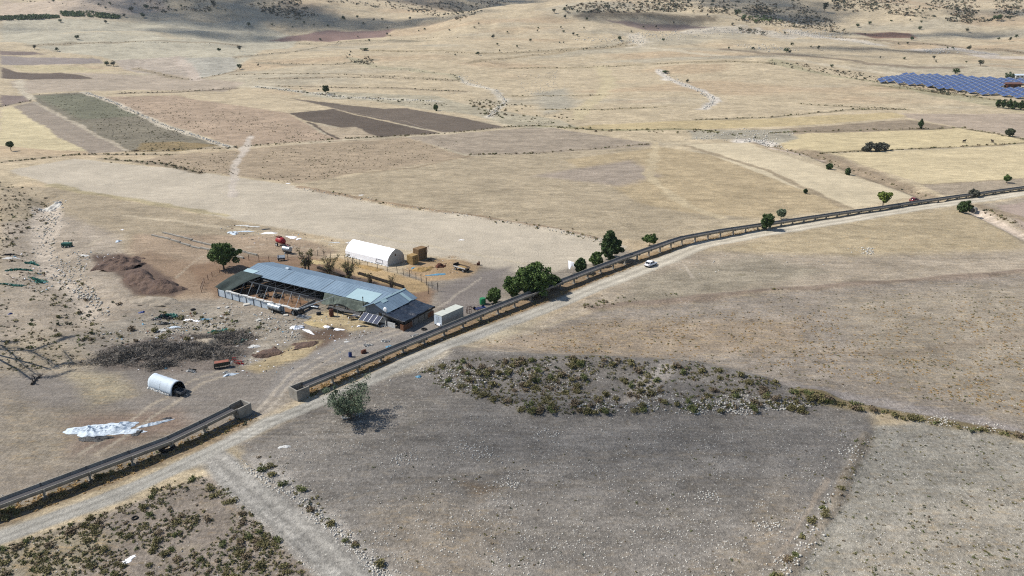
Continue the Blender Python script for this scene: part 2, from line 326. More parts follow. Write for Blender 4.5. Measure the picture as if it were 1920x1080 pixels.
def paint(X, Y):
    D = np.hypot(X, Y)
    wob = .4 + D * .002
    Xw = X + wob * fbm(X, Y, 7, 3, 31) * 1.2 + D * .002 * noise(X, Y, 60, 33)
    Yw = Y + wob * fbm(X, Y, 7, 3, 32) * 1.2 + D * .003 * noise(X, Y, 60, 34)
    n = len(X)
    C = np.tile(lin(fld((206, 188, 153))) * KA, (n, 1)); M = np.tile(np.array([.25, .3, .25, 1.0]), (n, 1))
    # far slopes: warm dry grass broken by pale stony and pinkish bands
    k = sstep(.1, .5, fbm(X, Y * 3, 240, 3, 41))[:, None] * .7
    C = C * (1 - k) + lin((188, 178, 156)) * KA * k
    k = sstep(.15, .5, fbm(X, Y * 3, 200, 3, 47))[:, None] * .6
    C = C * (1 - k) + lin((198, 172, 140)) * KA * k
    for pts, col, s, t, d, e in FW:
        xs = [p[0] for p in pts]; ys = [p[1] for p in pts]; m = 3 * e + 6 + .03 * max(ys)
        idx = np.nonzero((Xw > min(xs) - m) & (Xw < max(xs) + m) & (Yw > min(ys) - m) & (Yw < max(ys) + m))[0]
        if not len(idx): continue
        x, y = Xw[idx], Yw[idx]
        ins = inpoly(x, y, pts); dd = dpoly(x, y, pts + [pts[0]]) * np.where(ins, 1, -1)
        ee = e * .6 + D[idx] * .0015
        a = sstep(-ee, ee, dd)
        C[idx] = C[idx] * (1 - a[:, None]) + col * a[:, None]
        M[idx, :3] = M[idx, :3] * (1 - a[:, None]) + np.array([s, t, d]) * a[:, None]
    for pts, col, hw, s, d in LW:
        xs = [p[0] for p in pts]; ys = [p[1] for p in pts]; m = hw * 6 + 16
        idx = np.nonzero((Xw > min(xs) - m) & (Xw < max(xs) + m) & (Yw > min(ys) - m) & (Yw < max(ys) + m))[0]
        if not len(idx): continue
        x, y = Xw[idx], Yw[idx]
        wn = (1 + .5 * noise(x, y, 9, 51)) * (1 + np.maximum(0, D[idx] - 180) / 420)
        a = .9 * (1 - sstep(hw * .5, hw * 1.35, dpoly(x, y, pts) / wn))
        C[idx] = C[idx] * (1 - a[:, None]) + col * a[:, None]
        M[idx, 0] = M[idx, 0] * (1 - a) + s * a; M[idx, 1] = M[idx, 1] * (1 - a) + .2 * a; M[idx, 2] = M[idx, 2] * (1 - a) + d * a
    # gravel road and side track: two paler wheel tracks, grey crown
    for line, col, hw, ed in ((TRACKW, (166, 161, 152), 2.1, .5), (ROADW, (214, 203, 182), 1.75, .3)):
        dd = dpoly(X, Y, line)
        idx = np.nonzero(dd < hw * 3)[0]; q = dd[idx] + .30 * fbm(X[idx], Y[idx], 4, 3, 61)
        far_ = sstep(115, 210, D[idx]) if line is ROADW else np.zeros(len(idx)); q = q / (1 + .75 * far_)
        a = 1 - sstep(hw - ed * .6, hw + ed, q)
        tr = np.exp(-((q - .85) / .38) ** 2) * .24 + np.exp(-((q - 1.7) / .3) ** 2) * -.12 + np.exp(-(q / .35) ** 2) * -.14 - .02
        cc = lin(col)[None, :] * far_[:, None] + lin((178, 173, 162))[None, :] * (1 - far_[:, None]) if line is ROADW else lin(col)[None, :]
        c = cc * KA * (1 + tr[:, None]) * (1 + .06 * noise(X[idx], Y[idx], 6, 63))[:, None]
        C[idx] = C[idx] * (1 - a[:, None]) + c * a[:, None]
        M[idx, 0] = M[idx, 0] * (1 - a) + (.75 if line is TRACKW else .12) * a
        M[idx, 1] *= 1 - a; M[idx, 2] *= 1 - a
    return C, M

# ------------------------------------------------------------------ materials
def mk(name):
    m = bpy.data.materials.new(name); m.use_nodes = True; t = m.node_tree
    return m, t, t.nodes['Principled BSDF']
def nd(t, k, **kw):
    n = t.nodes.new(k)
    for a, b in kw.items(): setattr(n, a, b)
    return n
def math_(t, op, a, b=None, c=None, clamp=False):
    n = nd(t, 'ShaderNodeMath', operation=op); n.use_clamp = clamp
    for i, v in enumerate((a, b, c)):
        if v is None: continue
        if isinstance(v, (int, float)): n.inputs[i].default_value = v
        else: t.links.new(v, n.inputs[i])
    return n.outputs[0]
def mixc(t, f, a, b, mode='MIX'):
    n = nd(t, 'ShaderNodeMix', data_type='RGBA', blend_type=mode)
    for i, v in ((0, f), (6, a), (7, b)):
        if isinstance(v, (int, float)): n.inputs[i].default_value = v
        elif isinstance(v, (tuple, list, np.ndarray)): n.inputs[i].default_value = (*[float(q) for q in v[:3]], 1)
        else: t.links.new(v, n.inputs[i])
    return n.outputs[2]
def tex(t, co, scale, detail=3, rough=.6):
    n = nd(t, 'ShaderNodeTexNoise'); n.inputs['Scale'].default_value = scale; n.inputs['Detail'].default_value = detail
    n.inputs['Roughness'].default_value = rough; t.links.new(co, n.inputs['Vector']); return n.outputs[0]
def ramp(t, v, a, b):
    n = nd(t, 'ShaderNodeMapRange'); n.inputs[1].default_value = a; n.inputs[2].default_value = b; t.links.new(v, n.inputs[0]); return n.outputs[0]
MATS = {}
def mat(name, rgb, rough=.8, metal=0, var=.15, sc=1.5, bump=0, alt=None, emit=None, spec=.3, k=KA):
    if name in MATS: return MATS[name]
    m, t, b = mk(name)
    c = lin(rgb) * k; c2 = (lin(alt) * k) if alt is not None else c * (1 - var)
    co = nd(t, 'ShaderNodeTexCoord').outputs['Object']
    n1 = ramp(t, tex(t, co, sc, 5, .65), .35, .65)
    out = mixc(t, n1, c, c2)
    n2 = ramp(t, tex(t, co, sc * 6, 3), .2, .8)
    g_ = nd(t, 'ShaderNodeCombineXYZ')
    f = math_(t, 'ADD', math_(t, 'MULTIPLY', n2, var), 1 - var / 2)
    for i in range(3): t.links.new(f, g_.inputs[i])
    out = mixc(t, 1.0, out, g_.outputs[0], 'MULTIPLY')
    t.links.new(out, b.inputs['Base Color'])
    b.inputs['Roughness'].default_value = rough; b.inputs['Metallic'].default_value = metal
    b.inputs['Specular IOR Level'].default_value = spec
    if bump:
        bn = nd(t, 'ShaderNodeBump'); bn.inputs['Strength'].default_value = 1; bn.inputs['Distance'].default_value = bump
        t.links.new(n2, bn.inputs['Height']); t.links.new(bn.outputs[0], b.inputs['Normal'])
    MATS[name] = m; return m
def ground_material():
    m, t, b = mk('dry soil and stubble')
    ca = nd(t, 'ShaderNodeAttribute', attribute_name='Col').outputs['Color']
    ma = nd(t, 'ShaderNodeAttribute', attribute_name='Mask').outputs['Color']
    sep = nd(t, 'ShaderNodeSeparateColor'); t.links.new(ma, sep.inputs[0]); s_, t_, d_ = sep.outputs[:3]
    co = nd(t, 'ShaderNodeTexCoord').outputs['Object']
    def vec(sx, sy):
        mp = nd(t, 'ShaderNodeMapping'); mp.inputs['Scale'].default_value = (sx, sy, 1); mp.inputs['Rotation'].default_value = (0, 0, .25)
        t.links.new(co, mp.inputs[0]); return mp.outputs[0]
    big = tex(t, co, .03, 4); mid = tex(t, vec(1, 1.6), .22, 4, .65); fine = tex(t, co, 1.7, 4, .75); grain = tex(t, co, 7, 3, .8)
    amp = math_(t, 'MINIMUM', math_(t, 'ADD', math_(t, 'ADD', math_(t, 'ADD', s_, t_), d_), .30), 1.0)
    f = math_(t, 'ADD', math_(t, 'MULTIPLY', ramp(t, big, .3, .7), .22), .86)
    f = math_(t, 'MULTIPLY', f, math_(t, 'ADD', math_(t, 'MULTIPLY', math_(t, 'SUBTRACT', ramp(t, mid, .3, .7), .5), math_(t, 'MULTIPLY', amp, .42)), 1))
    f = math_(t, 'MULTIPLY', f, math_(t, 'ADD', math_(t, 'MULTIPLY', math_(t, 'SUBTRACT', ramp(t, fine, .3, .7), .5), math_(t, 'MULTIPLY', amp, .72)), 1))
    f = math_(t, 'MULTIPLY', f, math_(t, 'ADD', math_(t, 'MULTIPLY', ramp(t, grain, .3, .7), .7), .66))
    for rot, sx, w0, lo, hi in ((.72, .12, .26, .45, .6), (-.35, .09, .22, .5, .62)):   # old plough and tyre lines, in patches
        mp = nd(t, 'ShaderNodeMapping'); mp.inputs['Rotation'].default_value = (0, 0, rot); mp.inputs['Scale'].default_value = (sx, 1.6, 1); t.links.new(co, mp.inputs[0])
        ln = ramp(t, tex(t, mp.outputs[0], .8, 3, .6), .35, .65); pat = ramp(t, tex(t, mp.outputs[0], .05, 2), lo, hi)
        f = math_(t, 'MULTIPLY', f, math_(t, 'ADD', math_(t, 'MULTIPLY', math_(t, 'SUBTRACT', ln, .5), math_(t, 'MULTIPLY', pat, w0)), 1))
    # broad dry and bare patches and low terrace lines that read from far away
    m2 = tex(t, vec(.8, 1.4), .075, 5, .75); f = math_(t, 'MULTIPLY', f, math_(t, 'ADD', math_(t, 'MULTIPLY', math_(t, 'SUBTRACT', ramp(t, m2, .36, .64), .5), math_(t, 'MULTIPLY', amp, .36)), 1))
    m3 = tex(t, vec(.6, 1.8), .06, 5, .75); f = math_(t, 'MULTIPLY', f, math_(t, 'SUBTRACT', 1, math_(t, 'MULTIPLY', ramp(t, m3, .56, .68), math_(t, 'MULTIPLY', amp, .20))))
    g_ = nd(t, 'ShaderNodeCombineXYZ')
    for i in range(3): t.links.new(f, g_.inputs[i])
    c = mixc(t, 1.0, ca, g_.outputs[0], 'MULTIPLY')
    # dry golden tufts
    n = tex(t, vec(.8, 2.2), .55, 5, .7); a = math_(t, 'MULTIPLY', ramp(t, n, .52, .64), math_(t, 'MULTIPLY', t_, .62))
    c = mixc(t, a, c, lin((204, 174, 128)) * KA)
    n = tex(t, vec(1.1, 2), .16, 4, .7); a = math_(t, 'MULTIPLY', ramp(t, n, .55, .7), math_(t, 'MULTIPLY', t_, .30))
    c = mixc(t, a, c, lin((222, 202, 158)) * KA)
    # larger dead bushes and bare scars, wide enough to read from far away
    v = nd(t, 'ShaderNodeTexVoronoi'); v.inputs['Scale'].default_value = .16; t.links.new(vec(1, 1.4), v.inputs['Vector'])
    vs = nd(t, 'ShaderNodeSeparateColor'); t.links.new(v.outputs['Color'], vs.inputs[0])
    a = math_(t, 'SUBTRACT', math_(t, 'MULTIPLY', ramp(t, vs.outputs[0], .55, 1.0), .30), math_(t, 'ADD', v.outputs['Distance'], math_(t, 'MULTIPLY', fine, .12)))
    a = math_(t, 'MULTIPLY', math_(t, 'MULTIPLY', a, 12, clamp=True), math_(t, 'MULTIPLY', d_, .75), clamp=True)
    c = mixc(t, a, c, lin((132, 122, 92)) * KA)
    # low dark weeds
    v = nd(t, 'ShaderNodeTexVoronoi'); v.inputs['Scale'].default_value = .42; v.inputs['Randomness'].default_value = 1; t.links.new(vec(1, 1.25), v.inputs['Vector'])
    vs = nd(t, 'ShaderNodeSeparateColor'); t.links.new(v.outputs['Color'], vs.inputs[0])
    rad = math_(t, 'MULTIPLY', ramp(t, vs.outputs[0], .25, 1.0), .30)
    a = math_(t, 'SUBTRACT', rad, math_(t, 'ADD', v.outputs['Distance'], math_(t, 'MULTIPLY', fine, .16)))
    a = math_(t, 'MULTIPLY', math_(t, 'MULTIPLY', a, 14, clamp=True), math_(t, 'MULTIPLY', d_, .8), clamp=True)
    c = mixc(t, a, c, lin((112, 104, 78)) * KA)
    n = tex(t, vec(1, 2.3), .9, 4, .7); a = math_(t, 'MULTIPLY', ramp(t, n, .56, .68), math_(t, 'MULTIPLY', d_, .5))
    c = mixc(t, a, c, lin((128, 120, 92)) * KA)
    # pale limestone pebbles
    for sc_, th, st in ((2.3, .30, .9), (5.0, .27, .55)):
        v = nd(t, 'ShaderNodeTexVoronoi'); v.inputs['Scale'].default_value = sc_; t.links.new(co, v.inputs['Vector'])
        vs = nd(t, 'ShaderNodeSeparateColor'); t.links.new(v.outputs['Color'], vs.inputs[0])
        clump = ramp(t, mid, .35, .65)
        keep = math_(t, 'GREATER_THAN', math_(t, 'ADD', vs.outputs[1], math_(t, 'MULTIPLY', clump, .35)), .80)
        rad = math_(t, 'MULTIPLY', vs.outputs[0], th)
        a = math_(t, 'MULTIPLY', math_(t, 'SUBTRACT', rad, v.outputs['Distance']), 20, clamp=True)
        a = math_(t, 'MULTIPLY', math_(t, 'MULTIPLY', a, keep), math_(t, 'MULTIPLY', s_, st), clamp=True)
        c = mixc(t, a, c, lin((226, 220, 208)) * KA)
    t.links.new(c, b.inputs['Base Color']); b.inputs['Roughness'].default_value = .95; b.inputs['Specular IOR Level'].default_value = .1
    bn = nd(t, 'ShaderNodeBump'); bn.inputs['Distance'].default_value = .34; bn.inputs['Strength'].default_value = .8
    t.links.new(math_(t, 'ADD', fine, math_(t, 'MULTIPLY', mid, .8)), bn.inputs['Height']); t.links.new(bn.outputs[0], b.inputs['Normal'])
    return m
GM = ground_material()

# ------------------------------------------------------------------ mesh helpers
def npmesh(name, V, Fc, m=None, smooth=False):
    V = np.asarray(V, np.float32); Fc = np.asarray(Fc, np.int32); k = Fc.shape[1]
    me = bpy.data.meshes.new(name)
    me.vertices.add(len(V)); me.vertices.foreach_set('co', V.ravel())
    me.loops.add(Fc.size); me.loops.foreach_set('vertex_index', Fc.ravel())
    me.polygons.add(len(Fc)); me.polygons.foreach_set('loop_start', np.arange(0, Fc.size, k, dtype=np.int32))
    if smooth: me.polygons.foreach_set('use_smooth', np.ones(len(Fc), bool))
    me.update(); me.validate()
    if m: me.materials.append(m)
    return me
def link(name, me, parent=None, loc=None, rz=0):
    o = bpy.data.objects.new(name, me); COL.objects.link(o)
    if parent is not None: o.parent = parent
    if loc is not None: o.location = loc
    if rz: o.rotation_euler = (0, 0, rz)
    return o
def tag(o, label=None, cat=None, group=None, kind=None):
    if label: o['label'] = label
    if cat: o['category'] = cat
    if group: o['group'] = group
    if kind: o['kind'] = kind
    return o
def thing(name, label, cat, loc, rz=0, group=None):
    o = link(name, None, None, loc, rz); o.empty_display_size = .5
    return tag(o, label, cat, group)
def copytree(o, loc, rz=0, sc=None, label=None, group=None):
    c = o.copy(); COL.objects.link(c); c.location = loc; c.rotation_euler = (0, 0, rz)
    if sc is not None: c.scale = (sc, sc, sc) if isinstance(sc, (int, float)) else sc
    if label: c['label'] = label
    if group: c['group'] = group
    for ch in o.children:
        d = ch.copy(); COL.objects.link(d); d.parent = c
        for gg in ch.children:
            e = gg.copy(); COL.objects.link(e); e.parent = d
    return c
class MB:
    def __init__(s): s.v = []; s.f = []
    def add(s, vs, fs):
        n = len(s.v); s.v += [tuple(v) for v in vs]; s.f += [tuple(i + n for i in f) for f in fs]; return s
    def box(s, c, d, rz=0, rx=0, ry=0, taper=1):
        M = Matrix.Translation(c) @ Matrix.Rotation(rz, 4, 'Z') @ Matrix.Rotation(ry, 4, 'Y') @ Matrix.Rotation(rx, 4, 'X')
        vs = []
        for z in (-.5, .5):
            k = taper if z > 0 else 1
            for x, y in ((-.5, -.5), (.5, -.5), (.5, .5), (-.5, .5)): vs.append(M @ Vector((x * d[0] * k, y * d[1] * k, z * d[2])))
        return s.add(vs, [(3, 2, 1, 0), (4, 5, 6, 7), (0, 1, 5, 4), (1, 2, 6, 5), (2, 3, 7, 6), (3, 0, 4, 7)])
    def tube(s, pts, r, n=8, caps=True):
        pts = [Vector(p) for p in pts]; rs = r if isinstance(r, (list, tuple)) else [r] * len(pts); vs = []; fs = []
        for i, p in enumerate(pts):
            d = (pts[min(i + 1, len(pts) - 1)] - pts[max(i - 1, 0)]).normalized()
            a = d.orthogonal().normalized() if i == 0 else (pa - d * pa.dot(d)).normalized()
            pa = a; b = d.cross(a)
            for k in range(n):
                q = 2 * math.pi * k / n; vs.append(p + (a * math.cos(q) + b * math.sin(q)) * rs[i])
        for i in range(len(pts) - 1):
            for k in range(n): fs.append((i * n + k, i * n + (k + 1) % n, (i + 1) * n + (k + 1) % n, (i + 1) * n + k))
        if caps: fs.append(tuple(range(n))[::-1]); fs.append(tuple((len(pts) - 1) * n + k for k in range(n)))
        return s.add(vs, fs)
    def prism(s, prof, p0, p1, up=Vector((0, 0, 1))):
        """profile [(side, up)] swept from p0 to p1, closed"""
        p0 = Vector(p0); p1 = Vector(p1); d = (p1 - p0).normalized(); sd = d.cross(up).normalized(); u = sd.cross(d)
        n = len(prof); vs = [p + sd * a + u * b for p in (p0, p1) for a, b in prof]
        fs = [(k, (k + 1) % n, n + (k + 1) % n, n + k) for k in range(n)]
        return s.add(vs, fs + [tuple(range(n))[::-1], tuple(range(n, 2 * n))])
    def slab(s, q, th):
        """a quad (four corners) with thickness"""
        q = [Vector(a) for a in q]; nn = (q[1] - q[0]).cross(q[3] - q[0]).normalized() * th
        vs = q + [a - nn for a in q]
        return s.add(vs, [(0, 1, 2, 3), (7, 6, 5, 4), (0, 4, 5, 1), (1, 5, 6, 2), (2, 6, 7, 3), (3, 7, 4, 0)])
    def ball(s, c, r, sq=(1, 1, 1), n=10, m=6, j=0):
        vs = []; fs = []
        for i in range(m + 1):
            for k in range(n):
                a = math.pi * i / m; b = 2 * math.pi * k / n; q = 1 + random.uniform(-j, j)
                vs.append((c[0] + r * sq[0] * math.sin(a) * math.cos(b) * q, c[1] + r * sq[1] * math.sin(a) * math.sin(b) * q, c[2] + r * sq[2] * math.cos(a) * q))
        for i in range(m):
            for k in range(n): fs.append((i * n + k, i * n + (k + 1) % n, (i + 1) * n + (k + 1) % n, (i + 1) * n + k)[::-1])
        return s.add(vs, fs)
    def mesh(s, name, m, smooth=False, bevel=0):
        me = bpy.data.meshes.new(name); me.from_pydata(s.v, [], s.f); me.update()
        if smooth:
            me.polygons.foreach_set('use_smooth', [True] * len(me.polygons))
        if m: me.materials.append(m)
        return me
    def obj(s, name, m, parent=None, smooth=False, loc=None, rz=0):
        return link(name, s.mesh(name, m, smooth), parent, loc, rz)
def frame(px, py, px2, py2, z=0):
    """origin at first photo point, local x axis towards the second"""
    a = g(px, py, z); b = g(px2, py2, z); return (a[0], a[1], Hs(*a)), math.atan2(b[1] - a[1], b[0] - a[0])

# ------------------------------------------------------------------ ground, road, track
def build_ground():
    th = np.concatenate([np.linspace(R(-46), R(46), 900), np.linspace(R(46), R(314), 64)[1:-1]])
    rr = list(np.linspace(1.5, 52, 14)); D = 52.0
    while D < 3200:
        D += max(.32, min(D * (.0065 if D < 300 else (.0045 if D < 1750 else .03)), (.94 * D + 20.5) ** 2 / 41000 * 1.35)); rr.append(D)
    rr = np.array(rr); na, nr = len(th), len(rr)
    T, Q = np.meshgrid(th, rr)
    X = (Q * np.sin(T)).ravel(); Y = (Q * np.cos(T)).ravel(); Z = H(X, Y)
    i = np.arange(nr - 1)[:, None] * na; k = np.arange(na)[None, :]; k2 = (k + 1) % na
    Fc = np.stack([i + k, i + na + k, i + na + k2, i + k2], -1).reshape(-1, 4)[:, ::-1]
    V = np.stack([X, Y, Z], 1)
    V = np.vstack([V, [[0, 0, Hs(0, 0)]]])
    me = npmesh('ground', V, Fc, GM, True)
    return me, V
gme, GV = build_ground()
def colour(me, V):
    C, M = paint(V[:, 0].astype(float), V[:, 1].astype(float))
    a = me.attributes.new('Col', 'FLOAT_COLOR', 'POINT'); a.data.foreach_set('color', np.hstack([C, np.ones((len(C), 1))]).astype(np.float32).ravel())
    a = me.attributes.new('Mask', 'FLOAT_COLOR', 'POINT'); a.data.foreach_set('color', M.astype(np.float32).ravel())
colour(gme, GV)
tag(link('ground', gme), kind='structure')
def strip(name, line, hw, dz):
    pts = [Vector((*q, 0)) for q in line]; out = []
    for a, b in zip(pts[:-1], pts[1:]):
        n = max(1, int((b - a).length / 1.0))
        for k in range(n): out.append(a.lerp(b, k / n))
    out.append(pts[-1])
    for _ in range(30):
        out = [out[0]] + [(out[i - 1] + out[i] * 2 + out[i + 1]) / 4 for i in range(1, len(out) - 1)] + [out[-1]]
    A = np.array([(p.x, p.y) for p in out]); d = np.gradient(A, axis=0); d /= np.linalg.norm(d, axis=1)[:, None]; nrm = np.stack([-d[:, 1], d[:, 0]], 1)
    L = np.linspace(-hw, hw, 13); W = A[:, None, :] + nrm[:, None, :] * L[None, :, None]
    X, Y = W[..., 0].ravel(), W[..., 1].ravel(); Z = H(X, Y) + dz * np.tile(np.where(np.abs(L) > hw * .95, -.6, 1.0), len(A))
    V = np.stack([X, Y, Z], 1); n = len(A); i = np.arange(n - 1)[:, None] * 13; k = np.arange(12)[None, :]
    Fc = np.stack([i + k, i + 13 + k, i + 14 + k, i + 1 + k], -1).reshape(-1, 4)[:, ::-1]
    me = npmesh(name, V, Fc, GM, True); colour(me, V)
    return tag(link(name, me), kind='structure')
strip('road', ROADW, 3.9, .05)
strip('track', TRACKW, 3.1, .035)

# ------------------------------------------------------------------ clouds high above, out of the frame: they throw the soft shade seen on the land
cmat = mat('cloud', (250, 250, 252), 1, 0, .02, .01, k=.8, spec=0)
_ico = MB().ball((0, 0, 0), 1, (1, 1, .7), 7, 5)
IV = np.array(_ico.v); IF = np.array(_ico.f)
def cloud(cx, cy, rx, ry, cov, r0, alt, rot=0):
    """loose puffs that shade the ground spot cx,cy (metres); cov = share of sky covered"""
    z0 = Hs(cx, cy); k = (alt - z0) / tosun.z
    ox, oy = cx + tosun.x * k, cy + tosun.y * k
    Vs = []; Fs = []; n = int(cov * rx * ry / (r0 * r0 * 1.1))
    for i in range(n):
        q = math.sqrt(rng.uniform(0, 1)) * rng.uniform(.75, 1.25); a = rng.uniform(0, 2 * math.pi)
        dx, dy = rx * q * math.cos(a), ry * q * math.sin(a)
        dx, dy = dx * math.cos(rot) - dy * math.sin(rot), dx * math.sin(rot) + dy * math.cos(rot)
        r = r0 * rng.uniform(.6, 1.4)
        Vs.append(IV * r + np.array([ox + dx, oy + dy, alt + rng.uniform(-.3, .3) * min(rx, ry)])); Fs.append(IF + len(IV) * i)
    o = link('cloud', npmesh('cloud', np.vstack(Vs), np.vstack(Fs), cmat, True)); tag(o, kind='structure'); return o
CL = [  # photo spot, half sizes m, share covered, puff radius, height
 ((1080, 812), 32, 12, .38, 1.1, 1500, 0), ((800, 850), 22, 12, .22, 1.0, 1500, .1), ((1430, 820), 28, 12, .36, 1.0, 1500, 0), ((1080, 740), 28, 6, .38, 1.0, 1300, 0), ((1380, 735), 16, 5, .26, 1.0, 1300, 0), ((1200, 900), 38, 11, .12, 1.0, 1500, 0),
 ((410, 68), 125, 30, 1.3, 5, 3000, 0), ((560, 42), 180, 70, 1.2, 6, 3000, 0), ((760, 42), 170, 34, 1.1, 5, 3000, 0), ((400, 12), 230, 100, 1.4, 7, 3000, 0),
 ((880, 6), 190, 100, 1.4, 7, 3000, .2), ((1210, 38), 120, 30, 1.2, 5, 3000, 0), ((1450, 16), 130, 110, 1.1, 6, 3000, 0), ((1720, 66), 160, 24, 1.2, 4, 3000, 0),
 ((1620, 92), 160, 18, .9, 4, 3000, 0), ((1470, 105), 120, 14, .7, 4, 3000, 0), ((1500, 40), 80, 40, .9, 6, 3000, 0), ((1860, 25), 120, 30, .5, 6, 3000, 0), ((700, 80), 90, 10, .5, 4, 3000, 0), ((60, 56), 150, 16, .35, 5, 3000, 0),
]
for q, rx, ry, cov, r0, alt, ro in CL:
    a = P(*q); cloud(a[0], a[1], rx, ry, cov, r0, alt, ro)
# ------------------------------------------------------------------ object materials
M_conc = mat('weathered concrete', (182, 176, 164), .9, 0, .34, .9, .03, alt=(150, 143, 132))
M_siltshade = mat('silt toned dark as shade', (88, 86, 88), .9, 0, .2, .8)  # silt coloured dark to carry the shade inside the trough
M_collar = mat('stained joint mortar', (132, 126, 118), .9, 0, .3, 3)
M_roof = mat('galvanised roof sheet', (148, 170, 188), .5, .15, .12, .3, alt=(132, 154, 172))
M_roofl = mat('pale translucent roof sheet', (186, 214, 220), .5, .1, .1, .6)
M_white = mat('white tarpaulin', (252, 252, 255), .6, 0, .06, .6, .03, k=.85)
M_sheet = mat('pale blue white sheet', (222, 234, 244), .6, 0, .14, 1.0, .03, k=.66)
M_rag = mat('dirty white plastic', (228, 226, 220), .7, 0, .3, 2, .05, k=.75)
M_black = mat('black plastic', (38, 40, 44), .45, 0, .4, 1.5, .05)
M_navy = mat('dark blue black tarpaulin', (52, 60, 74), .35, 0, .35, 1.0, .06)
M_net = mat('dark green shade net', (62, 74, 70), .9, 0, .3, .8, .04)
M_netl = mat('faded green shade net', (112, 122, 112), .9, 0, .3, 1.2, .06)
M_unused = None
M_teal = mat('teal green netting', (64, 158, 138), .8, 0, .35, 2, .06)
M_tealb = mat('pale teal netting', (140, 206, 188), .8, 0, .3, 2)  # paler colour for random pieces, since the heaps came out too dark
M_wood = mat('weathered timber', (120, 104, 88), .85, 0, .3, 2)
M_darkw = mat('dark timber', (62, 54, 48), .85, 0, .3, 2)
M_rust = mat('rusty steel', (124, 78, 58), .8, .2, .3, 3)
M_steel = mat('grey painted steel', (112, 116, 120), .6, .4, .2, 3)
M_galv = mat('galvanised tank', (196, 204, 210), .4, .5, .2, 2)
M_red = mat('faded red paint', (186, 42, 46), .5, 0, .2, 3)
M_orange = mat('faded orange paint', (180, 112, 90), .6, 0, .3, 2)
M_green = mat('green paint', (54, 150, 96), .5, 0, .2, 3)
M_blue = mat('blue plastic', (40, 74, 150), .5, 0, .2, 3)
M_lblue = mat('light blue plastic', (110, 170, 200), .5, 0, .2, 3)
M_tyre = mat('rubber', (34, 33, 33), .9, 0, .2, 3)
M_block = mat('bare block wall', (160, 154, 146), .9, 0, .2, 2, .02)
M_straw = mat('straw', (206, 170, 112), .9, 0, .35, 2.5, .08)
M_straw2 = mat('weathered bale', (168, 134, 94), .9, 0, .3, 3, .08)
M_hay = mat('pale loose straw', (226, 202, 150), .95, 0, .3, 2, .08)
M_manure = mat('dark manure', (98, 80, 72), .95, 0, .35, .5, .15, alt=(128, 104, 88))
M_earth = mat('pale heaped earth', (190, 176, 156), .95, 0, .25, .6, .12)
M_twig = mat('dead grey twigs', (156, 147, 136), .9, 0, .4, 1.2)
M_bark = mat('bark', (112, 96, 82), .9, 0, .3, 3)
M_panel = mat('solar cell glass', (40, 52, 84), .2, .1, .15, 2, spec=.6)
M_cell = mat('blue solar cell glass', (62, 82, 130), .3, .0, .15, .3, spec=.6, k=.9)
M_alu = mat('aluminium', (205, 208, 212), .4, .5, .1, 3)
M_car = mat('white car paint', (248, 248, 250), .25, 0, .03, 1, k=.85, spec=.6)
M_carred = mat('dark red car paint', (150, 34, 40), .3, 0, .05, 1, spec=.6)
M_glass = mat('dark car glass', (24, 28, 34), .1, 0, .1, 1, spec=.8)
M_light = mat('red lamp lens', (150, 30, 30), .3, 0, .1, 1)
M_head = mat('clear lamp lens', (225, 228, 230), .2, 0, .1, 1)
M_box = mat('grey white container paint', (206, 208, 200), .6, 0, .16, 1.2)
M_boxl = mat('pale container roof', (228, 230, 216), .6, 0, .16, .8)
M_brick = mat('brown boards', (150, 104, 76), .8, 0, .3, 2)
M_soilpen = mat('brown pen bedding', (150, 116, 86), .95, 0, .3, .7, .05)
M_hide = mat('dark brown hide', (52, 42, 36), .9, 0, .2, 3)
M_stone = mat('pale limestone', (222, 216, 204), .9, 0, .25, .8, k=.7)

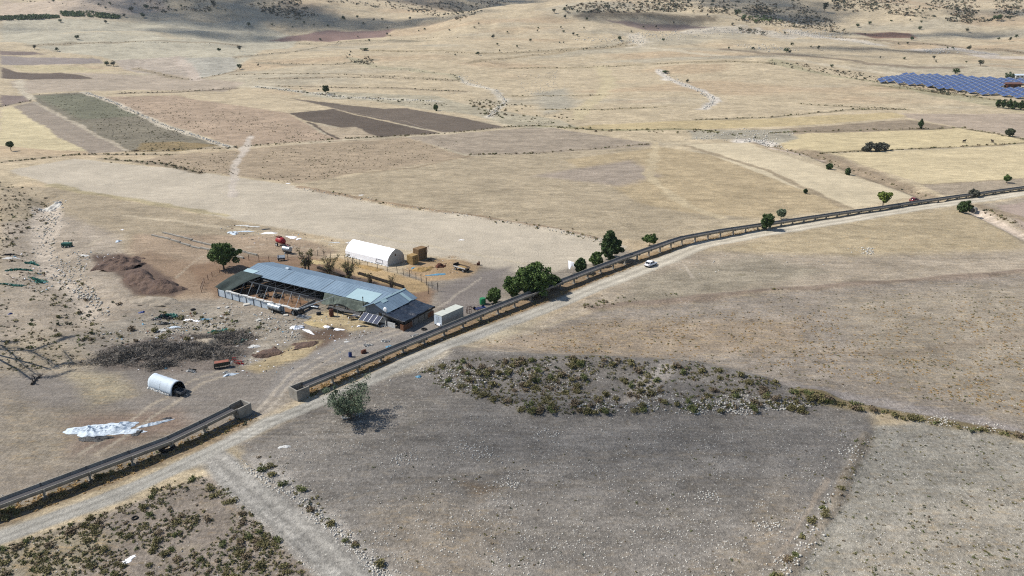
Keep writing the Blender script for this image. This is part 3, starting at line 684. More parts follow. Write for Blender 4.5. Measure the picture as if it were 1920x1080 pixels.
# ------------------------------------------------------------------ raised irrigation channel on posts
def canal(name, pts, zs, label, box_at):
    """pts: photo pixels on the centre line of the top; zs height of the rim above ground"""
    W = [Vector((*g(p[0], p[1], z), z)) for p, z in zip(pts, zs)]
    root = thing(name, label, 'irrigation channel', (W[0].x, W[0].y, 0)); off = Vector((W[0].x, W[0].y, 0))
    L = [0]
    for a, b in zip(W[:-1], W[1:]): L.append(L[-1] + (b - a).length)
    def at(s):
        for i in range(len(L) - 1):
            if s <= L[i + 1] or i == len(L) - 2:
                t = (s - L[i]) / (L[i + 1] - L[i]); return W[i].lerp(W[i + 1], t)
    q = 5.68; n = int(L[-1] // q)
    ou = [(-.82, 0), (-.80, -.28), (-.66, -.55), (-.40, -.76), (0, -.84), (.40, -.76), (.66, -.55), (.80, -.28), (.82, 0)]
    inn = [(.72, 0), (.70, -.25), (.56, -.46), (.32, -.62), (0, -.68), (-.32, -.62), (-.56, -.46), (-.70, -.25), (-.72, 0)]
    ou = [(x * 1.22, z * 1.12) for x, z in ou]; inn = [(x * 1.25, z * 1.12) for x, z in inn]
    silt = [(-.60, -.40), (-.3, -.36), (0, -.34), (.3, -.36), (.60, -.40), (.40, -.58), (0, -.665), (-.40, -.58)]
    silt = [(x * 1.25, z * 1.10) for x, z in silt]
    for i in range(n):
        a, b = at(i * q), at((i + 1) * q); a = a - off; b = b - off
        d = (b - a).normalized(); jit = random.uniform(-.02, .02); e = Vector((0, 0, jit))
        m = MB(); nn = len(ou); vs = []; sd = Vector((d.y, -d.x, 0))
        prof = ou + inn
        for p in (a + d * .02 + e, b - d * .02 + e): vs += [p + sd * x + Vector((0, 0, z)) for x, z in prof]
        k = len(prof); fs = [(j, (j + 1) % k, k + (j + 1) % k, k + j) for j in range(k)]
        for base in (0, k):
            for j in range(nn - 1):
                f = (base + j, base + j + 1, base + k - 2 - j, base + k - 1 - j); fs.append(f if base else f[::-1])
        m.add(vs, fs); seg = m.obj('trough_segment', M_conc, root)
        MB().prism(silt, a + e, b + e).obj('shade_toned_silt', M_siltshade, seg)
        m = MB(); cl = [(x * 1.035, z * 1.05 + .015) for x, z in ou] + [(x, z + .012) for x, z in inn]; vs = []
        for p in (a - d * .12 + e, a + d * .12 + e): vs += [p + sd * x + Vector((0, 0, z)) for x, z in cl]
        m.add(vs, [(j, (j + 1) % k, k + (j + 1) % k, k + j) for j in range(k)]).obj('joint_collar', M_collar, seg)
        m = MB(); c = a; zg = Hs(c.x + off.x, c.y + off.y) - .15
        rz = math.atan2(sd.y, sd.x); top = c.z - .72
        if top - zg > .2:
            m.box((c.x, c.y, zg + .12), (1.15, .6, .28), rz)
            m.box((c.x, c.y, (zg + top) / 2 + .1), (.5, .26, top - zg), rz, taper=.9)
            m.box((c.x, c.y, top - .04), (1.8, .24, .22), rz)
            for s in (-1, 1): m.box(tuple(c + sd * 1.07 * s + Vector((0, 0, -.34))), (.12, .22, .72), rz)
            m.obj('support', M_conc, root)
    # end box
    if box_at is not None:
        c = W[box_at] - off; d = (W[1] - W[0]).normalized() if box_at == 0 else (W[-2] - W[-1]).normalized()
        rz = math.atan2(d.y, d.x); c = c - d * 1.3; zg = Hs(c.x + off.x, c.y + off.y) - .1; h = c.z - zg + .05; m = MB()
        M = Matrix.Translation((c.x, c.y, 0)) @ Matrix.Rotation(rz, 4, 'Z')
        for cx, cy, sx, sy in ((-1.15, 0, .22, 2.2), (0, 1.21, 2.52, .22), (0, -1.21, 2.52, .22)):
            p = M @ Vector((cx, cy, 0)); m.box((p.x, p.y, zg + h / 2), (sx, sy, h), rz)
        p = M @ Vector((1.15, 0, 0)); m.box((p.x, p.y, zg + (h - .95) / 2), (.22, 2.2, h - .95), rz)
        p = M @ Vector((0, 0, 0)); m.box((p.x, p.y, zg + .35), (2.08, 2.2, .1), rz)
        m.obj('end_box', M_conc, root)
    return root
canal('irrigation_channel', [(437, 764), (328, 818), (200, 866), (0, 940), (-250, 1034)][::1], [1.75] * 5, 'short run of raised concrete irrigation channel leading out at lower left', 0)
canal('irrigation_channel', [(572, 720), (755, 645), (922, 577), (1060, 523), (1174, 480), (1275, 445), (1350, 431), (1425, 420), (1500, 409), (1575, 398), (1650, 388), (1725, 376.5), (1800, 366), (1920, 350), (2080, 328)],
      [1.9, 1.9, 2.0, 2.2, 2.4, 2.6, 2.5, 2.1, 1.7, 1.5, 1.4, 1.3, 1.3, 1.3, 1.3], 'long raised concrete irrigation channel running past the farm beside the gravel road', 0)

# ------------------------------------------------------------------ trees and shrubs
def leafmat(name, a, b_, kk=.62):
    m, t, b = mk(name); co = nd(t, 'ShaderNodeTexCoord').outputs['Object']
    n = ramp(t, tex(t, co, 1.1, 3, .7), .35, .65); c = mixc(t, n, lin(a) * kk, lin(b_) * kk)
    rnd = nd(t, 'ShaderNodeObjectInfo').outputs['Random']
    c = mixc(t, math_(t, 'MULTIPLY', rnd, .35), c, lin(b_) * kk * .8)
    t.links.new(c, b.inputs['Base Color']); b.inputs['Roughness'].default_value = .75; b.inputs['Specular IOR Level'].default_value = .2
    return m
L_dark = leafmat('dark green leaves', (66, 88, 48), (88, 108, 62))
L_oak = leafmat('deep green leaves', (84, 110, 58), (114, 134, 72))
L_olive = leafmat('grey green leaves', (108, 124, 96), (132, 144, 116))
L_lime = leafmat('yellow green leaves', (150, 160, 72), (118, 138, 66))
L_far = leafmat('dusty dark green leaves', (76, 84, 62), (98, 102, 78))
L_sparse = leafmat('dry yellowing leaves', (156, 144, 92), (124, 120, 80))
L_shrub = leafmat('olive brown shrub leaves', (144, 136, 90), (124, 115, 80), .72)
L_shrub2 = leafmat('green shrub leaves', (126, 130, 80), (104, 110, 68), .72)
L_shrub3 = leafmat('dry brown shrub twigs', (150, 132, 104), (124, 108, 88), .72)
L_gold = leafmat('dry golden grass', (206, 172, 116), (190, 156, 104))
L_grey = leafmat('grey twiggy leaves', (128, 126, 112), (104, 106, 90))
def leaves(cen, rad, n, size, sq=.8, r_=rng, up=.3):
    """n small quads spread through clumps"""
    cen = np.asarray(cen, float); rad = np.asarray(rad, float); k = r_.integers(0, len(cen), n)
    d = r_.normal(size=(n, 3)); d /= np.linalg.norm(d, axis=1)[:, None]; q = r_.uniform(.35, 1, n) ** .6
    c = cen[k] + d * (rad[k] * q)[:, None] * np.array([1, 1, sq])
    a = r_.normal(size=(n, 3)); a += d * up; a[:, 2] += .25; a /= np.linalg.norm(a, axis=1)[:, None]
    u = np.cross(a, r_.normal(size=(n, 3))); u /= np.linalg.norm(u, axis=1)[:, None]; v = np.cross(a, u)
    s = size * r_.uniform(.55, 1.3, n)[:, None]
    V = np.stack([c - u * s, c - v * s * .6, c + u * s, c + v * s * .6], 1).reshape(-1, 3)
    return V, np.arange(4 * n).reshape(-1, 4)
def tree(name, label, px, base, hgt, wid, lm, dens=1.0, cat='tree', trunk=.22, size=.26, clumps=26, group=None, shape='round', seed=1, sparse=False, stems=1, loc=None):
    p = P3(px, base) if loc is None else Vector(loc); k = ppm(p)
    h = hgt / k / cp if loc is None else hgt; wd = wid / k / 2 if loc is None else wid / 2
    r_ = np.random.default_rng(seed); rr = random.Random(seed)
    root = thing(name, label, cat, p, 0, group)
    hb = h * trunk; cz = (h + hb) / 2; rz = (h - hb) / 2; cen = []; rad = []
    clumps = int(clumps * 1.35); dens /= 1.35
    for i in range(clumps):
        a = rr.uniform(0, 6.283); q = rr.uniform(.1, 1) ** .5; zz = rr.uniform(-1, 1) * (1 + .12 * math.sin(a * 2 + seed))
        if shape == 'cone': lim = .25 + .75 * (1 - max(0, zz)) * (1 if zz > -.6 else .8)
        elif shape == 'fan': lim = .45 + .55 * (zz + 1) / 2
        else: lim = math.sqrt(max(.05, 1 - zz * zz * .9))
        f = rr.uniform(.72, 1.14) * (1 + .14 * math.sin(a * 3 + seed * 1.7))
        cr = rr.uniform(.10, .30) * min(wd * 1.3, h * .6)
        cen.append((math.cos(a) * q * lim * (wd - cr * .6) * f, math.sin(a) * q * lim * (wd - cr * .6) * f, cz + zz * (rz - cr * .4) * f)); rad.append(cr)
    n = int(dens * 230 * clumps * (.4 if sparse else 1))
    V, Fc = leaves(cen, rad, n, size, .85, r_)
    if not sparse:   # loose outer sprays and inner fill break up the clumps
        nf = n // (5 if shape == 'fan' else 3); d_ = r_.normal(size=(nf, 3)); d_ /= np.linalg.norm(d_, axis=1)[:, None]
        sq_ = 1 - .35 * np.clip(d_[:, 2], 0, 1) if shape == 'cone' else (.72 + .28 * np.clip(d_[:, 2] + .6, 0, 1) if shape == 'fan' else np.ones(nf))
        q_ = r_.uniform(.2, .82, nf) ** .8 * (1 + .16 * noise(d_[:, 0] * 3 + seed, d_[:, 1] * 3 + d_[:, 2] * 2, .7, seed)) * sq_
        cen_ = np.stack([d_[:, 0] * wd * q_, d_[:, 1] * wd * q_, cz + d_[:, 2] * rz * q_], 1)
        V2, F2 = leaves(cen_, np.full(nf, .25), nf, size, 1, r_); V = np.vstack([V, V2]); Fc = np.vstack([Fc, F2 + 4 * n])
    V[:, 2] = np.maximum(V[:, 2], .12)
    link('crown', npmesh('crown', V, Fc, lm), root)
    m = MB(); tr = max(.06, .028 * h)
    for s in range(stems):
        ox, oy = (0, 0) if stems == 1 else (rr.uniform(-.4, .4), rr.uniform(-.4, .4))
        fork = Vector((ox * 1.5 + rr.uniform(-.2, .2), oy * 1.5, hb * 1.15))
        m.tube([(ox, oy, -.2), (ox * 1.2, oy * 1.2, hb * .5), fork], [tr * 1.5, tr * 1.1, tr], 7)
        for c in (cen if sparse else cen[:max(5, clumps // 3)])[s::stems]:
            e = Vector(c); mid = fork.lerp(e, .5) + Vector((rr.uniform(-.2, .2), rr.uniform(-.2, .2), .1 * h * rr.random()))
            m.tube([fork, mid, e], [tr * .6, tr * .36, tr * .1], 5)
            if sparse:
                for _ in range(5):
                    f = mid.lerp(e, rr.random()); m.tube([f, f + Vector((rr.uniform(-1, 1), rr.uniform(-1, 1), rr.uniform(.2, 1.2))) * h * .14], [tr * .16, tr * .05], 3, False)
    m.obj('trunk', M_bark, root)
    return root
tree('olive_tree', 'grey green bushy tree casting shade on the stony field beside the road', 655, 784, 62, 112, L_olive, .5, trunk=.12, size=.13, clumps=64, shape='fan', seed=3, stems=3)
tree('broadleaf_tree', 'round dark green tree behind the left end of the long shed', 420, 505, 46, 56, L_oak, 1.1, trunk=.22, size=.26, clumps=34, seed=4)
tree('broadleaf_tree', 'tall dense oval dark tree standing by the bend of the channel', 1143, 487, 50, 43, L_dark, 1.4, trunk=.12, size=.26, clumps=40, seed=5, shape='cone')
tree('broadleaf_tree', 'widest dark green tree of the clump next to the channel', 998, 551, 54, 84, L_oak, 1.1, trunk=.08, size=.27, clumps=52, seed=6)
tree('broadleaf_tree', 'lower left tree leaning out of the clump beside the channel', 962, 556, 36, 42, L_oak, 1.1, trunk=.08, size=.25, clumps=26, seed=7)
tree('broadleaf_tree', 'small dark tree at the right edge of the clump, half hidden by the channel', 1036, 541, 26, 34, L_dark, 1.1, trunk=.08, size=.25, clumps=18, seed=8)
tree('broadleaf_tree', 'small green tree beside the green barrel near the white container', 926, 569, 29, 31, L_oak, 1.2, trunk=.1, size=.22, clumps=20, seed=9)
tree('round_bush', 'round clipped dark bush right of the white cloth screen', 1089, 511, 27, 26, L_dark, 1.6, 'bush', .04, .24, 16, seed=10)
tree('round_bush', 'bushy dark green shrub at the foot of the tall oval tree', 1118, 499, 24, 26, L_oak, 1.5, 'bush', .04, .24, 16, seed=11)
tree('broadleaf_tree', 'small low tree beyond the channel, above the white car', 1218, 461, 20, 30, L_oak, 1.2, trunk=.3, size=.26, clumps=16, seed=12)
tree('broadleaf_tree', 'dark round tree growing over the channel by the pale road', 1437, 431, 30, 27, L_dark, 1.5, trunk=.1, size=.3, clumps=18, seed=13)
tree('broadleaf_tree', 'small airy tree just behind the round tree at the channel', 1464, 411, 19, 20, L_olive, .9, trunk=.3, size=.3, clumps=12, seed=14)
tree('broadleaf_tree', 'bright yellow green tree on the straw field behind the channel', 1655, 387, 27, 29, L_lime, 1.0, trunk=.3, size=.34, clumps=18, seed=15, shape='fan')
tree('round_bush', 'dark round bush over the culvert on the near side of the road', 1806, 399, 21, 30, L_dark, 1.4, 'bush', .04, .33, 16, seed=16)
tree('round_bush', 'grey twiggy bush against the channel above the culvert', 1825, 369, 13, 24, L_grey, .9, 'bush', .04, .33, 12, seed=17)
tree('broadleaf_tree', 'small tree at the right frame edge beyond the channel', 1887, 343, 14, 15, L_oak, 1.0, trunk=.2, size=.36, clumps=10, seed=18)
for i, (x, y, h_, w_, lb) in enumerate([(1630, 283, 16, 24, 'tallest left'), (1645, 284, 15, 20, 'middle'), (1657, 282, 14, 20, 'right'), (1622, 284, 9, 14, 'lowest outer left')]):
    tree('round_bush', lb + ' bush of the grey green clump between the two straw fields', x, y, h_, w_, L_grey, 1.0, 'bush', .05, .45, 10, seed=20 + i)
tree('round_bush', 'dark round bush on the ditch bank, upper one of the pair', 1555, 318, 11, 13, L_dark, 1.0, 'bush', .04, .4, 8, seed=25)
tree('round_bush', 'dark bush on the ditch bank, lower one of the pair', 1589, 328, 12, 11, L_dark, 1.0, 'bush', .04, .4, 8, seed=26)
tree('broadleaf_tree', 'small dark tree on the edge strip above the upper straw field', 1725, 242, 16, 10, L_dark, 1.0, trunk=.15, size=.45, clumps=8, seed=27)
tree('round_bush', 'grey round tree on the pinkish field at the right edge', 1892, 256, 14, 19, L_far, 1.0, 'bush', .1, .5, 9, seed=28)
tree('round_bush', 'little dark bush at the tip of the stony verge near the straw field', 1510, 363, 8, 7, L_dark, 1.0, 'bush', .05, .35, 6, seed=29)
tree('broadleaf_tree', 'lone dark tree above the stream bank behind the ploughed fields', 611, 176, 14, 15, L_dark, 1.0, trunk=.25, size=.55, clumps=9, seed=30)
tree('round_bush', 'green bush patch behind the ploughed field', 817, 208, 12, 10, L_oak, 1.0, 'bush', .05, .5, 8, seed=31)
tree('broadleaf_tree', 'lone small tree on the pale field at the left edge', 21, 283, 17, 15, L_dark, 1.0, trunk=.4, size=.4, clumps=8, seed=32)
# thin trees inside the pen
for i, (x, y, h_, w_, lm_, sd_, lb) in enumerate([
    (576, 511, 46, 40, L_sparse, 40, 'thin yellowing tree, first in the pen behind the shed'),
    (619, 521, 44, 40, L_sparse, 41, 'thin grey brown tree, second in the pen from the left'),
    (658, 531, 49, 48, L_sparse, 42, 'thin tree with a greenish left side, third in the pen'),
    (694, 539, 28, 16, L_sparse, 43, 'small bare sapling behind the middle of the shed roof'),
    (736, 548, 33, 24, L_sparse, 44, 'bare leafless tree behind the crosswise roof')]):
    tree('pen_tree', lb, x, y, h_, w_, lm_, (.5, .35, .45, .06, .05)[i], trunk=.22, size=.17, clumps=22, seed=sd_, shape='fan', sparse=True, stems=2)

# far trees: a few shapes, copied
FT = []
for i in range(5):
    r_ = random.Random(100 + i); flat = (.8, .9, .7, 1.1, .75)[i]
    t = thing('far_tree', 'x', 'tree', (0, 0, 0)); cen = []; rad = []
    for k in range(9):
        a = r_.uniform(0, 6.28); q = r_.uniform(0, .62); cen.append((q * math.cos(a), q * math.sin(a), .35 + flat * r_.uniform(.25, 1.1))); rad.append(r_.uniform(.28, .45))
    V, Fc = leaves(cen, rad, 420, .11, .8, np.random.default_rng(i)); V[:, 2] = np.maximum(V[:, 2], .1)
    link('crown', npmesh('crown', V, Fc, L_far if i % 2 else L_dark), t)
    m = MB(); m.tube([(0, 0, -.3), (0.03, 0, .4), (0, 0, .8)], [.07, .055, .04], 6)
    for k in range(4): m.tube([(0.03, 0, .4), cen[k]], [.04, .015], 4)
    m.obj('trunk', M_bark, t); t.location = (0, 0, -500); FT.append(t)
def far(x, y, wpx, label, group, kind=None, hh=1.0, first=[0]):
    p = P3(x, y); k = ppm(p); i = first[0]; first[0] += 1
    s = wpx / k / 2
    return copytree(FT[kind if kind is not None else i % 5], p, random.uniform(0, 6.28), (s, s, s * hh), label, group)
far(114, 42, 9, 'dark tree on the pale green plateau at far left', None); far(198, 44, 9, 'dark bush on the rim of the pale green plateau', None)
far(144, 74, 13, 'thin pale tree on the light field at far left', None); far(65, 93, 10, 'dark tree at the corner of the brown field, left one of two', None)
far(108, 96, 10, 'dark bush right of the tree by the brown fields', None)
far(200, 123, 12, 'left tree of the dark pair on the pale slope', None); far(213, 124, 13, 'right tree of the dark pair on the pale slope', None)
far(411, 97, 11, 'left one of the two dark trees above the grassy slope', None); far(450, 96, 12, 'right one of the two dark trees above the grassy slope', None)
far(449, 130, 14, 'dark tree at the corner of the bluish stony field', None)
far(1161, 76, 12, 'dark tree with a long shadow on the central golden hill', None)
far(1791, 139, 20, 'broad tree behind the solar farm, nearer of the two', None, 0, .8); far(1838, 124, 17, 'round tree behind the solar farm, farther of the two', None, 3, .8)
far(1751, 112, 9, 'small dark tree on the bank above the solar farm', None); far(1559, 127, 9, 'brown green tree left of the solar farm', None)
far(1248, 137, 22, 'low wide bush on the bank of the golden slope', None, 2, .35); far(1289, 155, 9, 'small round bush at the head of the white gully', None)
far(897, 103, 14, 'flat dark clump on the golden slope left of centre', None, 4, .6); far(683, 95, 22, 'long flat clump at the stream head', None, 2, .35)
far(643, 39, 13, 'large dark tree in the shaded valley at far left of centre', None); far(1545, 24, 16, 'tall dark conifer like tree on the rocky hillside', None, 3, 1.4)
far(925, 72, 10, 'upper tree of the loose row down the golden slope', None); far(933, 85, 7, 'middle tree of the loose row down the golden slope', None); far(937, 98, 6, 'lowest tree of the loose row down the golden slope', None)
GP = 'trees scattered over the far golden slopes'
for x, y, w_ in [(186,11,6),(207,9,7),(198,17,6),(100,4,6),(401,14,14),(317,16,6),(340,13,6),(247,22,12),(276,18,14),(297,18,6),(466,49,9),(268,33,12),(233,32,8),
    (510,48,6),(560,30,7),(570,44,6),(670,34,7),(701,39,6),(717,38,6),(769,38,7),(681,46,6),(615,50,6),(589,48,4),(549,52,4),(727,55,5),(796,57,6),(785,59,4),(842,58,5),(890,53,5),(898,47,5),
    (951,62,5),(601,76,6),(657,99,5),(853,104,5),(484,125,6),(692,78,6),(671,70,4),(726,66,6),(732,68,4),(1039,25,9),(1059,21,9),(1100,38,7),(1060,34,8),(1009,54,5),(1008,60,5),(1052,53,5),
    (1057,61,6),(1075,66,7),(1082,68,6),(1095,55,5),(995,78,7),(1049,81,4),(1057,81,4),(1094,94,5),(1100,94,5),(969,89,6),(1244,77,7),(1263,44,5),(1299,23,5),(1326,31,6),(1382,30,16),(1395,38,14),(1373,48,7),
    (1206,52,5),(1230,53,6),(1184,61,5),(1366,92,6),(1599,24,6),(1671,41,6),(1706,40,5),(1727,43,6),(1724,56,9),(1813,60,9),(1872,75,7),(1893,78,9),(1906,71,8),(1709,76,10),(1485,128,5),(1520,89,5),
    (1534,94,9),(1485,86,8),(1475,99,12),(1481,100,8),(1684,83,5),(1701,84,6),(1786,92,6),(1776,91,5),(1817,94,11),(1695,112,7),(1650,110,5),(1622,65,4),(1608,51,9),(1471,64,6),(1869,40,18),(1893,38,9),(1412,94,8),(1630,46,8),(1755,117,5),(1812,118,5)]:
    far(x, y, w_ * 1.1, 'dusty dark tree scattered on the far golden slopes', GP)
GC = 'cypress trees in the row at the right edge'
for k_, (x, y, w_) in enumerate([(1870,202,7),(1880,203,8),(1890,204,10),(1901,205,11),(1912,206,13),(1926,207,13),(1940,208,14)]):
    tree('cypress', 'dark green tree in the short row below the solar farm', x, y, 15 + k_ % 3, w_ + 3, L_dark, .8, trunk=.05, size=.5, clumps=9, seed=80 + k_, shape='cone', group=GC)
for t in FT:
    for ch in list(t.children): bpy.data.objects.remove(ch)
    bpy.data.objects.remove(t)

# shrubs
SV = []
for i in range(8):
    r_ = np.random.default_rng(200 + i); n = 300
    cen = [(r_.uniform(-.5, .5), r_.uniform(-.4, .4), r_.uniform(.12, .5)) for _ in range(8)]; rad = r_.uniform(.25, .5, 8)
    V, Fc = leaves(cen, rad, n, .11, .8, r_, .6); V[:, 2] = np.maximum(V[:, 2], 0)
    SV.append((V, Fc, [L_shrub, L_shrub2, L_shrub, L_shrub3, L_shrub2, L_shrub, L_shrub3, L_shrub][i]))
SM = [npmesh('shrub', V, Fc, m) for V, Fc, m in SV]
def area_pts(poly, n, line=None, spread=6, extra=0):
    out = []
    if line:
        for _ in range(n):
            i = random.randrange(len(line) - 1); t = random.random()
            out.append((line[i][0] + (line[i + 1][0] - line[i][0]) * t + random.gauss(0, spread), line[i][1] + (line[i + 1][1] - line[i][1]) * t + random.gauss(0, spread * .6)))
        return out
    xs = [p[0] for p in poly]; ys = [p[1] for p in poly]; A = np.array
    while len(out) < n:
        x, y = random.uniform(min(xs), max(xs)), random.uniform(min(ys), max(ys))
        if inpoly(A([x]), A([y]), poly)[0] and noise(x, y * 1.6, 42, 77) + random.uniform(-.35, .75) + extra > 0: out.append((x, y))
    return out
Z_ = [  # label, group, points, size range (m across)
 ('olive brown shrub on the scrubby slope below the road at lower left', 'shrubs on the lower left slope', area_pts([(-20,1035),(200,960),(375,895),(425,915),(520,1000),(590,1090),(-20,1100)], 340), (.4, 1.25)),
 ('olive shrub on the verge of the gravel road', 'shrubs along the road verge', area_pts(None, 46, [(0,1020),(60,1010),(240,930),(380,900)], 5) , (.7, 1.3)),
 ('green brown shrub lining the left side of the side track', 'shrubs left of the side track', area_pts(None, 40, [(400,920),(450,945),(520,1000),(590,1075)], 10), (.8, 1.6)),
 ('dark green shrub among pale stones right of the side track', 'shrubs right of the side track', area_pts(None, 44, [(490,860),(555,930),(625,985),(720,1080)], 14), (.7, 1.7)),
 ('olive shrub on the dark stony mound in the middle of the fields', 'shrubs on the stony mound', area_pts([(840,690),(960,670),(1120,668),(1300,680),(1440,710),(1560,745),(1540,778),(1300,774),(1000,778),(880,740)], 560, extra=.5) + area_pts([(730,715),(860,672),(900,700),(880,730),(780,735)], 40), (.6, 1.7)),
 ('olive shrub in the line running down to the right edge', 'shrubs in the line at right', area_pts(None, 120, [(1480,735),(1620,766),(1760,794),(1925,820)], 4), (.7, 1.5)),
 ('small dark shrub on the boundary between the two stony fields', 'shrubs on the field boundary', area_pts(None, 44, [(1622,812),(1590,880),(1545,950),(1500,1030),(1450,1085)], 6), (.6, 1.3)),
 ('low olive shrub on the strip right of the road', 'shrubs on the strip right of the road', area_pts(None, 40, [(1095,576),(1170,562),(1270,552)], 6) + area_pts(None, 8, [(1440,544),(1480,541)], 2), (.6, 1.3)),
 ('olive shrub between road and channel', 'shrubs along the channel', area_pts(None, 90, [(0,970),(240,880),(450,792)], 8) + area_pts(None, 90, [(580,738),(760,668),(900,612),(1060,553),(1190,500)], 7), (.5, 1.2)),
 ('low shrub on the eroded ground at the left edge', 'shrubs on the eroded left ground', area_pts([(0,345),(80,352),(125,400),(100,450),(190,580),(260,640),(0,660)], 150) + area_pts([(120,560),(260,570),(260,640),(120,640)], 30), (.7, 1.8)),
 ('yellow green shrub on the rubbish strewn slope below the shed', 'shrubs on the rubbish slope', area_pts([(225,590),(300,575),(430,590),(560,620),(430,650),(330,650),(240,640)], 80), (.7, 1.8)),
 ('shrub along the stony berm beyond the pale airstrip like field', 'shrubs on the far berm', area_pts(None, 80, [(560,352),(760,387),(1000,424),(1130,450)], 4), (.6, 1.5)),
 ('shrub along the raised ditch between the straw fields', 'shrubs on the ditch banks', area_pts(None, 90, [(1440,272),(1520,292),(1610,322),(1745,372)], 4) + area_pts(None, 50, [(1845,395),(1925,425)], 5), (.6, 1.6)),
 ('dark shrub along the stream bed behind the ploughed fields', 'shrubs along the far stream', area_pts([(870,185),(960,190),(1080,222),(1060,240),(960,225),(900,215)], 260) + area_pts(None, 90, [(560,172),(700,186),(840,196)], 5) + area_pts(None, 70, [(1010,236),(1130,245),(1340,247),(1440,262)], 3), (1.2, 3.0)),
 ('shrub along a far field edge on the left', 'shrubs on far field edges', area_pts(None, 60, [(225,175),(440,166)], 2) + area_pts(None, 50, [(230,285),(430,278),(700,258)], 2) + area_pts(None, 60, [(190,298),(300,306),(390,325)], 4), (.7, 1.8)),
]
# hedgerow dots and stones along the far field lines
Lp = [(pts, s_, d_) for pts, c_, hw_, s_, d_ in LINES if max(q[1] for q in pts) < 330]
Z_.append(('shrub dotted along a far field line', 'shrubs dotted along far field lines', [q for pts, s_, d_ in Lp if d_ >= .6 for q in area_pts(None, int(.32 * sum(math.dist(a, b) for a, b in zip(pts[:-1], pts[1:]))), pts, .9)], (.8, 2.2)))
Z_.append(('low shrub on the eroded slope at the left edge', 'shrubs on the eroded left ground', area_pts([(-20,340),(60,350),(90,372),(60,420),(30,470),(-20,480)], 150, extra=.4), (.7, 1.8)))
allsh = []
for lb, gr, pts, (a, b) in Z_:
    for p in PB(pts):
        s = a * .7 + (b * 1.25 - a * .7) * random.random() ** 1.8
        if min(dpoly(np.array([p[0]]), np.array([p[1]]), ROADW)[0], dpoly(np.array([p[0]]), np.array([p[1]]), TRACKW)[0]) < 2.7: continue
        allsh.append((s / math.hypot(*p), p, s, lb, gr))
allsh.sort(key=lambda q: -q[0])
for k, (_, p, s, lb, gr) in enumerate(allsh[:270]):
    o = link('shrub', SM[random.randrange(8)], None, (p[0], p[1], Hs(*p) - .03), random.uniform(0, 6.28)); o.scale = (s * .62, s * .62, s * .62 * random.uniform(.8, 1.15)); tag(o, lb, 'shrub', gr)
def bulk(name, pts, sizes, variants, lab, cat, zsq=1.0):
    """many small pieces as one mesh (stuff)"""
    A = np.array(pts); Zg = H(A[:, 0], A[:, 1]); byv = {}
    for i in range(len(A)): byv.setdefault(random.randrange(len(variants)), []).append(i)
    Vs = []; Fs = []; mi = []; mats = []; off = 0
    for v, ids in byv.items():
        V0, F0, m0 = variants[v]
        if m0 not in mats: mats.append(m0)
        for i in ids:
            a = random.uniform(0, 6.28); s = sizes[i]; c_, s_ = math.cos(a), math.sin(a)
            V = V0 * np.array([s, s, s * zsq]); V = np.stack([V[:, 0] * c_ - V[:, 1] * s_ + A[i, 0], V[:, 0] * s_ + V[:, 1] * c_ + A[i, 1], V[:, 2] + Zg[i] - .02], 1)
            Vs.append(V); Fs.append(F0 + off); off += len(V0); mi += [mats.index(m0)] * len(F0)
    me = npmesh(name, np.vstack(Vs), np.vstack(Fs)); 
    for m in mats: me.materials.append(m)
    me.polygons.foreach_set('material_index', np.array(mi, np.int32)); me.update()
    return tag(link(name, me), lab, cat, None, 'stuff')
SMALL = []
for i in range(6):
    r_ = np.random.default_rng(300 + i); V, Fc = leaves([(r_.uniform(-.4, .4), r_.uniform(-.4, .4), .25) for _ in range(4)], r_.uniform(.25, .4, 4), 34, .2, .8, r_, .6); V[:, 2] = np.maximum(V[:, 2], 0)
    SMALL.append((V, Fc, [L_shrub, L_shrub2, L_shrub, L_shrub3, L_far, L_shrub][i]))
rest = allsh[270:]
bulk('low_scrub', [q[1] for q in rest], [q[2] * .62 for q in rest], SMALL, 'low olive scrub spread over stony mounds, ditch banks and field edges', 'scrub')
# small weeds
wp = []; ws = []
for poly, n, a, b in [([(-20,1035),(375,895),(425,915),(590,1090),(-20,1100)], 1500, .2, .55), ([(760,710),(860,672),(1120,668),(1440,710),(1560,760),(1000,778)], 1500, .25, .6), ([(1640,800),(1925,835),(1925,1090),(1500,1090)], 420, .15, .4),
    ([(0,345),(130,400),(190,580),(560,620),(430,650),(0,700)], 700, .25, .6), ([(480,860),(1600,800),(1450,1085),(700,1085)], 160, .15, .4), ([(900,640),(1440,560),(1925,520),(1925,780),(1300,680)], 800, .2, .45),
    ([(250,305),(430,285),(860,260),(870,292),(700,318),(560,345)], 500, .35, .8), ([(64,178),(160,173),(410,273),(250,283)], 420, .5, 1.0), ([(190,180),(330,178),(640,262),(440,274)], 400, .5, .9)]:
    for q in PB(area_pts(poly, n)): wp.append(q); ws.append(random.uniform(a, b))
bulk('weeds', wp, ws, SMALL, 'tiny dark weeds dotted over the dry fields', 'weeds')
gp = []; gs = []
for line, n, sp_ in [([(0,970),(240,880),(470,785)], 600, 9), ([(560,745),(760,668),(900,612),(1060,553),(1190,500)], 1100, 7), ([(1195,492),(1320,452),(1430,430)], 300, 4)]:
    for p in PB(area_pts(None, n, line, sp_)):
        if dpoly(np.array([p[0]]), np.array([p[1]]), ROADW)[0] > 2.8: gp.append(p); gs.append(random.uniform(.25, .65))
for q in PB(area_pts([(900,640),(1130,600),(1500,580),(1925,560),(1925,780),(1500,690),(1100,668)], 1500)): gp.append(q); gs.append(random.uniform(.2, .5))
bulk('dry_grass', gp, gs, [(V, Fc, L_gold) for V, Fc, _ in SMALL], 'dry golden grass between the road and the channel and on the field right of the road', 'dry grass', .7)
